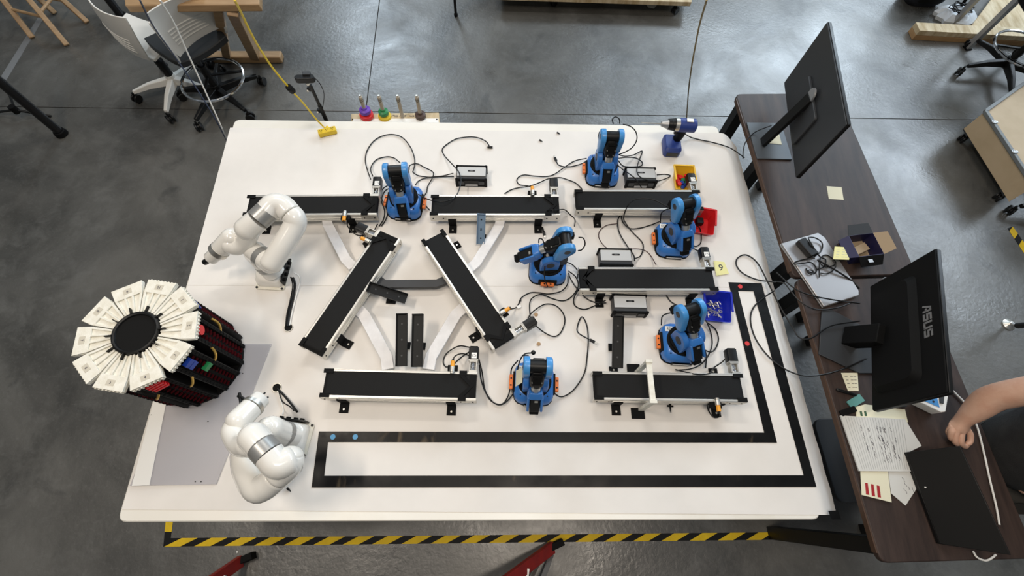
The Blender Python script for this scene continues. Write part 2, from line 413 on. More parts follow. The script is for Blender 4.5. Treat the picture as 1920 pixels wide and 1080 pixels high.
hazard(P(1889,428,Z1), P(1925,482,Z1), P(1899,425,Z1), P(1935,475,Z1), 2, 'hazard tape on the floor at the far right beyond the desks', 0.2, 0)
tag(build(G().poly([P(0,146,.0015), P(74,28,.0015), P(84,30,.0015), P(10,152,.0015)], .0012), 'floor_tape', GALV), 'pale grey strip of tape on the floor under the wooden stool', 'tape')

# ---------------------------------------------------------------- room walls (outside the frame)
WALLM = mat('painted_block_wall', (.30, .30, .29), .85, col2=(.26, .26, .25), scale=3)
structure(build(G().box((0, 8.55, 3.5), (16, .12, 7)), 'wall_back', WALLM)); structure(build(G().box((0, -5.55, 3.5), (16, .12, 7)), 'wall_front', WALLM))
structure(build(G().box((-8.06, 1.5, 3.5), (.12, 13.9, 7)), 'wall_left', WALLM)); structure(build(G().box((8.06, 1.5, 3.5), (.12, 13.9, 7)), 'wall_right', WALLM))

# ---------------------------------------------------------------- conveyors
CONV = {'A': (-0.8832, 1.1176, .0812), 'B': (-0.0946, 1.173, .07), 'C': (.5357, 1.2463, .068), 'D': (.5523, .8598, .065), 'E': (-.389, .3683, .0375),
        'F': (.6028, .4203, .0445), 'G': (-.6341, .7343, 1.1825), 'H': (-.1825, .7786, -.9364)}
L, W, HC = .564, .1035, BZ-TP
def conv_local(k, x, y, z):
    cx, cy, a = CONV[k]; p = P(x, y, z); d = Vector((p.x-cx, p.y-cy)); return d.x*math.cos(a)+d.y*math.sin(a), -d.x*math.sin(a)+d.y*math.cos(a)
def foot(t, x, s):
    g = G(); g.box((x, s*(W/2+.004), .030), (.034, .005, .050)); g.box((x, s*(W/2+.022), .003), (.034, .040, .005))
    f = build(g, 'mounting_foot', BLKM, t, bev=.0008)
    build(G().cyl((x, s*(W/2+.028), .0055), (x, s*(W/2+.028), .0065), .0038, 12), 'screw', STEEL, f)
def sensor(t, x, s, tilt=0):
    g = G(); g.box((x, s*(W/2+.004), .062), (.034, .006, .026)); g.box((x, s*(W/2+.014), .082), (.038, .022, .004)); g.box((x-.017, s*(W/2+.012), .07), (.004, .018, .026))
    b = build(g, 'sensor_bracket', BLKM, t, bev=.0006)
    R = Matrix.Translation((x, s*(W/2+.006), .094)) @ Matrix.Rotation(tilt, 4, 'Z')
    g = G(R); g.cyl((0, -s*.010, 0), (0, s*.010, 0), .0095, 16); g.cyl((0, -s*.016, 0), (0, -s*.012, 0), .008, 16)
    c = build(g, 'sensor_nut', STEEL, t)
    build(G(R).cyl((0, s*.010, 0), (0, s*.032, 0), .0078, 16), 'sensor_body', AMBER, t)
    build(G(R).cyl((0, s*.032, 0), (0, s*.038, 0), .0045, 10), 'cable_boot', BLK, t)
def conveyor(k, label, feet=(), sensors=(), guide=0, tag_text=None, motor=True):
    cx, cy, a = CONV[k]
    t = thing('belt_conveyor', label, 'conveyor', (cx, cy, TP), a, 'belt conveyors on the table')
    prof = []
    for s in (1, -1):
        for i in range(9):
            an = PI/2-s*0+ (0 if s == 1 else PI) - i*PI/8
            prof.append((s*(L/2-.022)+.0195*math.cos(an)*1, .0625+.0195*math.sin(an)))
    g = G(); g.loft([(prof, -(W/2-.009)), (prof, W/2-.009)], XZ); build(g, 'belt', BELT, t)
    for s in (1, -1):
        g = G(); h = .046; zc = HC-h/2
        g.box((0, s*(W/2-.004), zc), (L, .008, h)); g.box((0, s*(W/2-.0005), HC-.002), (L-.06, .003, .004)); g.box((0, s*(W/2+.0005), zc-.004), (L-.05, .003, .006)); g.box((0, s*(W/2+.001), zc-.018), (L-.05, .004, .006))
        build(g, 'side_rail', ALU, t, bev=.0006)
        for e in (1, -1):
            ex = e*(L/2-.035)
            ep = build(G().box((ex, s*(W/2+.001), zc), (.07, .003, h-.004)), 'end_bracket', STEEL, t, bev=.0005)
            for q in (-.022, .022): build(G().cyl((ex+q, s*(W/2+.002), zc), (ex+q, s*(W/2+.0042), zc), .003, 8), 'screw', BLK, ep)
    for e in (1, -1):
        if guide == e: continue
        for s in (1, -1): build(G().box((e*(L/2-.018), s*(W/2-.007), HC+.0005), (.036, .016, .003)), 'roller_cap', BLKM, t, bev=.0005)
    g = G().box((0, 0, .030), (L-.12, W-.024, .012)); build(g, 'belt_frame', ALU, t)
    if guide:
        e = guide; x0 = e*(L/2-.052)
        g = G()
        for s in (1, -1): g.prism([(x0-.014, s*(W/2+.004)), (x0+.014, s*(W/2+.004)), (x0+.014, s*(W/2-.014)), (x0-.014, s*(W/2-.014))][::-s], HC, HC+.0035)
        for s in (1, -1):
            pl = [(x0-.014, s*(W/2-.014)), (x0+.006, s*(W/2-.014)), (x0+e*.040, s*.0), (x0+e*.026, 0)]
            g.prism(pl if s*e > 0 else pl[::-1], HC-.001, HC+.0028)
        build(g, 'centring_guide', BLKM, t)
        build(G().box((e*(L/2-.014), 0, HC-.0015), (.022, W-.02, .004)), 'end_cover', BLKM, t)
    if motor:
        mx = L/2-.018
        g = G(); g.box((mx, W/2+.006, .058), (.030, .008, .040)); g.box((mx-.012, W/2+.026, .058), (.004, .042, .030)); g.box((mx+.012, W/2+.026, .058), (.004, .042, .030)); g.box((mx, W/2+.045, .058), (.032, .005, .034))
        cb = build(g, 'motor_mount', STEEL, t, bev=.0006)
        g = G(); g.cyl((mx, W/2+.004, .058), (mx, W/2+.040, .058), .009, 16); g.cyl((mx, W/2+.014, .058), (mx, W/2+.018, .058), .0115, 16); g.cyl((mx, W/2+.026, .058), (mx, W/2+.030, .058), .0115, 16)
        build(g, 'shaft_coupling', CHROME, t)
        mo = build(G().prism([(a_+mx, b_+.058) for a_, b_ in rrect(.038, .038, .006, 2)], -(W/2+.100), -(W/2+.052), XZ), 'motor', BLK, t, bev=.0008)
        build(G().box((mx, W/2+.050, .058), (.036, .005, .036)), 'motor_face', STEEL, mo)
        build(G().box((mx, W/2+.098, .058), (.030, .012, .030)), 'connector', BLKM, mo)
        if tag_text:
            lb = build(G().box((mx+.002, W/2+.066, .0772), (.020, .022, .0006)), 'paper_label', LABEL, mo)
            text(tag_text, .014, INK, mo, Matrix.Translation((mx+.002, W/2+.066, .0777)) @ Matrix.Rotation(PI, 4, 'Z'))
    for x, s in feet: foot(t, x, s)
    for x, s in sensors: sensor(t, x, s)
    return t
def FX(k, *pts): return [(conv_local(k, x, y, T+.003)[0], 1 if conv_local(k, x, y, T+.003)[1] > 0 else -1) for x, y in pts]
def SX(k, *pts): return [(conv_local(k, x, y, T+.085)[0], 1 if conv_local(k, x, y, T+.085)[1] > 0 else -1) for x, y in pts]
conveyor('A', 'black belt conveyor leftmost in the far row, partly behind the raised white robot arm', FX('A', (503,418), (665,412)), SX('A', (648,402)), 1, 'C1')
conveyor('B', 'black belt conveyor in the middle of the far row, bluish reflecting slide over it', FX('B', (1008,413), (850,412)), SX('B', (998,362)), 1)
conveyor('C', 'black belt conveyor rightmost in the far row, beneath the yellow bin', FX('C', (1118,404), (1290,402)), (), 0, 'C7')
conveyor('D', 'black belt conveyor between two silver control boxes, its motor beside the numbered sticky note', FX('D', (1122,553), (1290,549)), (), -1, 'C1')
conveyor('E', 'black belt conveyor at lower left, below the pair of upright black slides', FX('E', (647,757), (847,762)), SX('E', (849,690)), 1, 'C3')
cF = conveyor('F', 'black belt conveyor at lower right crossed by a white gantry bar', FX('F', (1154,759), (1336,693), (1150,692), (1340,760)), SX('F', (1343,756)), 0)
conveyor('G', 'slanted black belt conveyor leaning right, left of the black connecting bar', FX('G', (635,637)), SX('G', (686,452)), 1)
conveyor('H', 'slanted black belt conveyor leaning left, right of the black connecting bar', FX('H', (896,629), (857,460)), SX('H', (943,587)), 1)
# white gantry over the lower right conveyor
gx = conv_local('F', 1213, 720, .86)[0]
cx, cy, a = CONV['F']
gt = thing('gantry_bar', 'white gantry bar bridging the lower right belt conveyor', 'gantry', (cx+gx*math.cos(a), cy+gx*math.sin(a), TP), a)
build(G().box((0, 0, .160), (.020, .150, .010)), 'crossbar', PLATEW, gt, bev=.001)
for s in (1, -1):
    build(G().box((0, s*.072, .0805), (.020, .010, .155)), 'upright', PLATEW, gt, bev=.001)
    build(G().box((0, s*.072, .166), (.026, .012, .006)), 'end_cap', PLATEW, gt, bev=.001)
    build(G().box((-.012, s*.085, .004), (.050, .040, .006)), 'base_foot', BLKM, gt, bev=.001)
# ---------------------------------------------------------------- connecting strips and slides
def strip(px, wd, label, mt, cat='guide strip', zt=.040, hgt=.016, grp='flat bent strips linking the conveyors'):
    pts = [P(x, y, TP+zt) for x, y in px]; N = len(pts); lf = []; rg = []
    for i in range(N):
        d = (pts[min(i+1, N-1)]-pts[max(i-1, 0)]).normalized(); n = Vector((-d.y, d.x, 0)); k = 1.0
        lf.append(pts[i]+n*wd/2*k); rg.append(pts[i]-n*wd/2*k)
    o = thing('link_strip', label, cat, (pts[0].x, pts[0].y, TP), 0, grp)
    build(G().poly(lf+rg[::-1], hgt), 'strip_bar', mt, o, world=True, bev=.0015)
    for e in (0.12, .88):
        q = pts[0].lerp(pts[-1], e) if N == 2 else pts[1].lerp(pts[-2], (e-.12)/.76*.9+.05)
        build(G().cyl((q.x, q.y, TP+.0005), (q.x, q.y, TP+zt-hgt), .007, 12), 'standoff', mt, o, world=True)
strip([(612,408),(614,420),(648,486),(662,500)], .042, 'pale grey bent strip from the far left conveyor to the slanted one', STRIPW)
strip([(939,408),(936,422),(893,492),(876,507)], .042, 'pale grey bent strip from the middle far conveyor, beside the bluish reflecting slide', STRIPW)
strip([(668,577),(682,590),(724,668),(727,692)], .046, 'pale grey bent strip left of the pair of upright black slides', STRIPW)
strip([(870,575),(854,590),(808,668),(803,692)], .046, 'pale grey bent strip right of the pair of upright black slides', STRIPW)
strip([(706,522),(722,532),(818,531),(838,523)], .036, 'black bar joining the two slanted conveyors', DGREY)
def slide(pa, pb, za, zb, wd, label, mt, stand=True):
    a = P(*pa, TP+za); b = P(*pb, TP+zb); d = (b-a); Ls = d.length; d.normalize(); n = Vector((-d.y, d.x, 0)).normalized(); M0 = frame(a, d, n)
    o = thing('part_slide', label, 'slide', (a.x, a.y, TP), 0, 'small metal slides between the conveyors')
    Ms = M0
    g = G(Ms); g.box((Ls/2, 0, 0), (Ls, wd, .003)); g.box((Ls/2, wd/2-.0015, .005), (Ls, .003, .012)); g.box((Ls/2, -wd/2+.0015, .005), (Ls, .003, .012)); g.box((0.002, 0, .006), (.004, wd, .014))
    c = build(g, 'channel', mt, o, world=True, bev=.0005)
    for e in (.2, .5, .8): build(G(Ms).cyl((Ls*e, 0, .0015), (Ls*e, 0, .0022), .0035, 12), 'rivet', DGREY if mt is not SLIDE_REFL else BLK, c, world=True)
    if stand:
        q = a+d*Ls*.5; build(G().cyl((q.x, q.y, TP+.001), (q.x, q.y, q.z-.002), .007, 12), 'support_post', BLKM, o, world=True)
        build(G().box((q.x, q.y, TP+.003), (.04, .03, .005)), 'post_foot', BLKM, o, world=True, bev=.001)
    return o
slide((754,588), (753,687), .10, .055, .043, 'upright black slide, left one of the pair above the lower left conveyor', SLIDE)
slide((784,589), (782,688), .10, .055, .043, 'upright black slide, right one of the pair above the lower left conveyor', SLIDE)
slide((690,538), (762,561), .095, .060, .042, 'black tilted slide reaching out from the slanted conveyor below the black bar', SLIDE)
slide((903,400), (901,458), .115, .030, .036, 'black slide with painted bluish reflection crossing the near edge of the middle far conveyor', SLIDE_REFL)
slide((1159,592), (1157,690), .10, .055, .042, 'single black slide above the lower right conveyor', SLIDE)

# ---------------------------------------------------------------- blue desktop robots
def robot(label, bpx, brot, phi, E, Wr, tabs=(-1,), lab=None, plate=True, note=False, wristout=.0, roll=0):
    b = P(*bpx, TP); t = thing('blue_robot_arm', label, 'robot', (b.x, b.y, TP), 0, 'small blue robot arms')
    B = Matrix.Rotation(brot, 4, 'Z')
    def oct_(w, d, r): return rrect(w, d, r, 3)
    g = G(B); g.loft([(oct_(.152, .158, .036), 0), (oct_(.152, .158, .036), .010)]); build(g, 'base_skirt', BLKM, t)
    g = G(B); g.loft([(oct_(.148, .154, .034), .010), (oct_(.149, .155, .034), .030), (oct_(.144, .150, .034), .048), (oct_(.118, .122, .040), .062), (oct_(.108, .112, .042), .064)]); bs = build(g, 'base_shell', BLUE, t, ang=50)
    for sx, sy in ((1,1),(1,-1),(-1,1),(-1,-1)):
        build(G(B).cyl((sx*.050, sy*.052, .055), (sx*.050, sy*.052, .0605), .0028, 8), 'screw', BLK, bs)
    if plate:
        build(G(B).box((0, -.079, .012), (.072, .010, .020)), 'rear_plate', BLK, t, bev=.001)
        build(G(B).box((0, -.082, .020), (.066, .010, .004)), 'metal_trim', STEEL, t, bev=.001)
    for s in tabs:
        build(G(B).box((s*.074, .0, .030), (.012, .076, .034)), 'side_socket', BLKM, t, bev=.001)
        tb = build(G(B).box((s*.086, 0, .030), (.016, .056, .014)), 'side_clip', ORNG, t, bev=.003)
        for q in (-.013, .013): build(G(B).cyl((s*.087, q, .036), (s*.087, q, .0378), .0035, 10), 'hole_rim', BLK, tb)
    g = G(); g.cyl((0, 0, .062), (0, 0, .074), .063, 36); g.cyl((0, 0, .074), (0, 0, .082), .056, 36); build(g, 'turntable', BLKM, t, bev=.002)
    A = Matrix.Rotation(phi, 4, 'Z')
    E = Vector((E[0], 0, E[1])); Wp = Vector((Wr[0], 0, Wr[1])); S = Vector((.004, 0, .124))
    # shoulder lobes
    for s in (1, -1):
        pl = hull(circ(.039, 22, S.x, S.z)+[(-.034, .078), (.044, .078)])
        y0, y1 = (-.046, -.022) if s == 1 else (.022, .046)
        c = build(G(A).loft([([((u-S.x)*.90+S.x, (v-S.z)*.90+S.z) for u, v in pl], y0), (pl, y0+.004), (pl, y1-.004), ([((u-S.x)*.90+S.x, (v-S.z)*.90+S.z) for u, v in pl], y1)], XZ), 'shoulder_cover', BLUE, t, ang=40)
        ya = -y0 if s == 1 else -y1
        build(G(A).cyl((S.x, s*.043, S.z), (S.x, s*.0475, S.z), .017, 20), 'joint_cap', DGREY, c)
    build(G(A).box((.004, 0, .096), (.058, .042, .040)), 'shoulder_core', BLKM, t, bev=.003)
    build(G(A).box((-.050, .010, .116), (.036, .042, .052)), 'shoulder_motor', DGREY, t, bev=.003)
    build(G(A).box((-.030, .020, .138), (.030, .012, .014)), 'motor_plug', BLKM, t, bev=.001)
    # lower arm
    d = (E-S); L1 = d.length; d.normalize()
    build(G(A).cyl(S+Vector((0,.0,0)), S+d*L1*.8, .0150, 20), 'lower_arm_tube', STEEL, t)
    build(G(A).cyl(S+d*.02, S+d*L1*.36, .019, 20), 'tube_collar', BLK, t)
    for s in (1, -1):
        q = E-d*.062
        pl = hull(circ(.034, 22, E.x, E.z)+circ(.019, 14, q.x, q.z))
        y0, y1 = (-.050, -.028) if s == 1 else (.028, .050)
        sm = [((u-E.x)*.86+E.x, (v-E.z)*.86+E.z) for u, v in pl]; s2 = [((u-E.x)*.96+E.x, (v-E.z)*.96+E.z) for u, v in pl]
        secs = [(sm, y0), (s2, y0+.002), (pl, y0+.006), (pl, y1)] if s == 1 else [(pl, y0), (pl, y1-.006), (s2, y1-.002), (sm, y1)]
        c = build(G(A).loft(secs, XZ), 'elbow_cover', BLUEL, t, ang=45)
        yy = s*.050
        build(G(A).cyl((E.x, yy-s*.002, E.z), (E.x, yy+s*.0012, E.z), .0125, 20), 'joint_cap', DGREY, c)
    build(G(A).cyl((E.x, -.030, E.z), (E.x, .030, E.z), .024, 24), 'elbow_barrel', BLK, t)
    build(G(A).box((E.x-.030, -.040, E.z-.030), (.026, .018, .030)), 'elbow_plug', BLKM, t, bev=.001)
    # forearm
    d = (Wp-E); L2 = d.length; d.normalize(); n = Vector((0, 1, 0)); F = A @ frame(E, d, n)
    def sec(w_, h, x): return ([(a_*w_, b_*h) for a_, b_ in rrect(1, 1, .22, 3)], x)
    FM = F @ YZ
    g = G(FM); g.loft([sec(.040, .044, .012), sec(.050, .050, .030), sec(.050, .046, .066), sec(.038, .038, .084)]); fb = build(g, 'forearm_body', BLK, t, ang=30, bev=.0015)
    for f_ in (-1, 1): g = G(F); g.box((.040, 0, f_*.026), (.040, .030, .006)); g.box((.024, 0, f_*.0295), (.012, .034, .008)); build(g, 'forearm_ridge', BLKM, fb, bev=.001)
    for s in (1, -1):
        for q, zz in ((.052, .0165), (.074, .012)):
            for f_ in (1, -1): build(G(F).cyl((q, s*zz, f_*.020), (q, s*zz, f_*.0275), .0024, 8), 'screw', STEEL, fb)
    build(G(F).cyl((.080, 0, 0), (.118, 0, 0), .0165, 24), 'forearm_tube', STEEL, t)
    g = G(F); g.ring(.0170, .0012, 24, 6, Matrix.Translation((.086,0,0)) @ Matrix.Rotation(PI/2, 4, 'Y')); g.cyl((.108, 0, 0), (.116, 0, 0), .0185, 24); build(g, 'tube_ring', BLKM, t)
    g = G(FM); g.loft([sec(.044, .040, .108), sec(.056, .046, .122), sec(.056, .046, .136)]); build(g, 'wrist_shell', BLUE, t, ang=30, bev=.002)
    for s in (1, -1): build(G(F).box((.164, s*.0245, 0), (.066, .009, .042)), 'wrist_fork', BLUE, t, bev=.004)
    build(G(F).box((.170, 0, 0), (.064, .036, .030)), 'wrist_servo', BLK, t, bev=.003)
    build(G(F).box((.150, .004, .0155), (.008, .012, .003)), 'servo_bracket', STEEL, t)
    build(G(F).box((.150, -.004, -.0155), (.008, .012, .003)), 'servo_bracket', STEEL, t)
    if wristout:
        g = G(F); g.box((.192, 0, .0), (.030, .040, .026)); g.box((.214, 0, 0), (.022, .030, .020)); build(g, 'end_tool', BLKM, t, bev=.003)
    else:
        g = G(F); g.box((.210, 0, -.003), (.028, .034, .020)); build(g, 'end_tool', BLKM, t, bev=.003)
    if lab:
        M_ = B @ Matrix.Translation((-.052, .046, .0640)) @ Matrix.Rotation(.18, 4, 'X')
        lb = build(G(M_).box((0, 0, 0), (.028, .020, .0015)), 'name_label', LABEL, bs)
        text(lab, .014, INK, bs, M_ @ Matrix.Translation((0, 0, .0010)))
    if note:
        build(G(A).add([(-.028,-.049,.146),(.026,-.049,.146),(.030,-.070,.095),(-.030,-.070,.095),(-.028,-.050,.145),(.026,-.050,.145),(.030,-.071,.094),(-.030,-.071,.094)], [(0,1,2,3),(7,6,5,4),(0,4,5,1),(1,5,6,2),(2,6,7,3),(3,7,4,0)]), 'pinned_note', NOTEP, t)
    return t
D = -PI/2
robot('blue robot arm at the far left between two belt conveyors, elbow raised', (762,386), 0, D+.15, (-.004, .243), (.080, .090), (-1, 1))
robot('blue robot arm farthest back, with grey control box on its right', (1127,326), 0, D+.05, (-.012, .236), (.080, .090), (-1,))
robot('blue robot arm swung sideways in the middle of the table, gripper pointing left', (1026,505), PI/2, PI+.15, (-.050, .232), (.085, .150), (-1,), plate=False, wristout=1)
robot('blue robot arm in front of the red bin, with a long looped cable', (1258,456), 0, D+.32, (-.045, .238), (.055, .115), (-1,), 'RC')
robot('blue robot arm in front of the blue bin at lower right', (1270,648), 0, D+.40, (-.066, .226), (.060, .115), (-1,), 'R2')
robot('blue robot arm nearest the front edge, between the two lower conveyors, yellow note on it', (1000,722), 0, D+.02, (-.012, .230), (.088, .085), (-1, 1), 'R1', note=True)

# ---------------------------------------------------------------- white six-axis arms
def PZ(p): return P(p[0], p[1], T+p[2])
def white_arm(label, base, rot, segs, tip, feat):
    b = P(*base, TP); t = thing('white_robot_arm', label, 'robot', (b.x, b.y, TP), 0, 'large white robot arms')
    R = Matrix.Rotation(rot, 4, 'Z')
    build(G(R).prism(rrect(.150, .120, .012, 3), 0, .008), 'base_plate', PLATEW, t, bev=.001)
    bp = build(G(R).loft([(rrect(.128, .112, .02, 4), .008), (rrect(.126, .110, .03, 4), .040), (rrect(.100, .096, .04, 4), .056)]), 'base_housing', GLOSSW, t, ang=50)
    for sx, sy in ((1,1),(1,-1),(-1,1),(-1,-1)): build(G(R).cyl((sx*.068, sy*.052, .008), (sx*.068, sy*.052, .011), .005, 10), 'bolt', BLK, t)
    pn = build(G(R).box((.0, .060, .030), (.110, .006, .040)), 'port_panel', BLK, t, bev=.001)
    for q in (-.04, -.015, .012, .036): build(G(R).cyl((q, .060, .032), (q, .070, .032), .008, 10), 'port', BLKM, pn)
    for name, pts, r, ends, mt in segs:
        g = G(); g.capsule([PZ(p) for p in pts], r, ends=ends); build(g, name, mt, t, world=True, ang=60)
    for a, c, r, mt in tip:
        build(G().cyl(PZ(a), PZ(c), r, 20), 'end_tool', mt, t, world=True, bev=.001)
    return t
white_arm('white robot arm raised at the far left, reaching left over the table edge', (515,514), -PI/2, [
  ('shoulder_column', [(515,512,.045), (489,484,.125), (479,473,.165)], .043, (0, 1), GLOSSW),
  ('column_band', [(503,499,.085), (497,493,.105)], .0440, (.02, .02), BAND),
  ('shoulder_joint', [(478,472,.170), (508,494,.180)], .041, (1, .9), GLOSSW),
  ('shoulder_band', [(489,480,.174), (497,486,.177)], .0420, (.02, .02), BAND),
  ('upper_arm', [(508,495,.185), (530,462,.215), (552,424,.245), (553,410,.262), (546,402,.270)], .0415, (.8, .1), GLOSSW),
  ('elbow_joint', [(544,400,.272), (530,386,.285), (513,384,.292), (500,397,.286)], .0425, (.1, 0), GLOSSW),
  ('forearm_band', [(501,396,.286), (484,412,.278)], .0432, (.02, .02), BAND),
  ('forearm_joint', [(483,413,.278), (463,430,.262)], [.0425, .045], (0, 1), GLOSSW),
  ('forearm_link', [(466,434,.250), (460,452,.215), (446,462,.200), (432,460,.205)], [.040, .034, .034], (1, 1), GLOSSW),
  ('wrist_joint', [(435,446,.218), (414,467,.180)], [.0385, .036], (1, 0), GLOSSW),
  ('wrist_band', [(414,467,.180), (408,473,.170)], .0372, (.02, .02), STEEL),
  ('wrist_flange', [(408,473,.170), (396,484,.150)], .0270, (0, .5), GLOSSW)],
  [((394,486,.145), (384,492,.125), .012, BLK), ((413,462,.205), (401,476,.185), .004, BLK)], 0)
white_arm('white robot arm folded over itself at the near left corner', (545,822), -PI/2+PI/2-.05, [
  ('shoulder_column', [(545,820,.045), (521,810,.120), (508,804,.160)], .043, (0, 1), GLOSSW),
  ('column_band', [(536,815,.078), (528,812,.098)], .0440, (.02, .02), BAND),
  ('shoulder_joint', [(504,803,.165), (462,858,.165)], .040, (1, .8), GLOSSW),
  ('upper_arm', [(458,852,.165), (462,880,.185), (480,914,.225), (497,912,.240), (519,893,.262)], .0415, (.8, .1), GLOSSW),
  ('elbow_joint', [(520,892,.264), (541,872,.285), (543,858,.29)], .0415, (.1, .9), GLOSSW),
  ('elbow_housing', [(541,864,.300), (521,871,.310), (504,852,.318)], .0430, (.7, 0), GLOSSW),
  ('forearm_band', [(505,853,.318), (490,836,.320)], .0438, (.02, .02), BAND),
  ('forearm_joint', [(490,836,.320), (475,819,.318)], [.0430, .0445], (0, 1), GLOSSW),
  ('forearm_link', [(468,832,.295), (450,832,.270), (437,812,.245), (440,800,.235)], [.040, .034, .034], (1, 1), GLOSSW),
  ('wrist_joint', [(447,789,.245), (471,765,.215)], [.0385, .036], (1, 0), GLOSSW),
  ('wrist_band', [(471,765,.215), (476,760,.207)], .0372, (.02, .02), STEEL),
  ('wrist_flange', [(476,760,.207), (488,748,.190)], .0320, (0, .2), GLOSSW)],
  [((490,744,.185), (497,736,.175), .003, BLK), ((497,750,.180), (503,744,.172), .003, BLK), ((462,752,.225), (447,742,.215), .006, BLK), ((452,757,.225), (449,737,.215), .005, BLK)], 0)
for x, y, lb_ in ((541,614, 'round dark cable hole in the table below the raised white robot arm'), (519,727, 'round dark cable hole in the table above the folded white robot arm')):
    c = P(x, y, TQ); g = G(Matrix.Translation(c)); g.ring(.0165, .002, 28, 6); o = thing('cable_grommet', lb_, 'grommet', c, 0, 'cable holes in the table')
    build(G().ring(.0165, .002, 28, 6), 'rim', STEEL, o); build(G().cyl((0, 0, -.0004), (0, 0, .0008), .016, 28), 'opening', BLKM, o)

# ---------------------------------------------------------------- clear base plate and carousel tower
ap = thing('acrylic_plate', 'clear grey acrylic sheet under the carousel tower at the near left', 'plate', P(380, 780, TP))
build(G().poly([P(350, 644, TQ+.004), P(509, 645, TQ+.004), P(405, 908, TQ+.004), P(243, 911, TQ+.004)], .004), 'clear_sheet', ACRYL, ap, world=True, bev=.0005)
build(G().poly([P(290, 745, TQ+.0055), P(313, 748, TQ+.0055), P(280, 910, TQ+.0055), P(247, 911, TQ+.0055)], .001), 'painted_highlight', LABEL, ap, world=True)  # white strip painted in as the bright reflection on the acrylic
for x, y in ((366,903),(377,903),(284,778),(390,790),(455,700)): build(G().cyl(P(x, y, TQ+.0042), P(x, y, TQ+.0052), .0022, 8), 'screw', BLK, ap, world=True)
TC = P(255, 624, 1.10)
tw = thing('carousel_tower', 'tall carousel tower of black part magazines with ten numbered white top plates', 'storage tower', (TC.x, TC.y, TQ+.0052))
H0 = 1.10-(TQ+.0052)
build(G().cyl((0, 0, 0), (0, 0, .012), .165, 40), 'turn_base', BLKM, tw)
build(G().cyl((0, 0, .012), (0, 0, H0-.02), .085, 30), 'core', BLKM, tw)
nums = ['3', '2', '1', '', '9', '8', '7', '6', '5', '4']
nums = ['2', '1', '10', '9', '8', '7', '6', '5', '4', '3']
fills = {0: [('R', .90)], 9: [('U', .84), ('U', .78), ('N', .58)], 8: [('S', .90), ('S', .86), ('S', .82), ('S', .78)], 1: [('W', .86), ('W', .81)]}
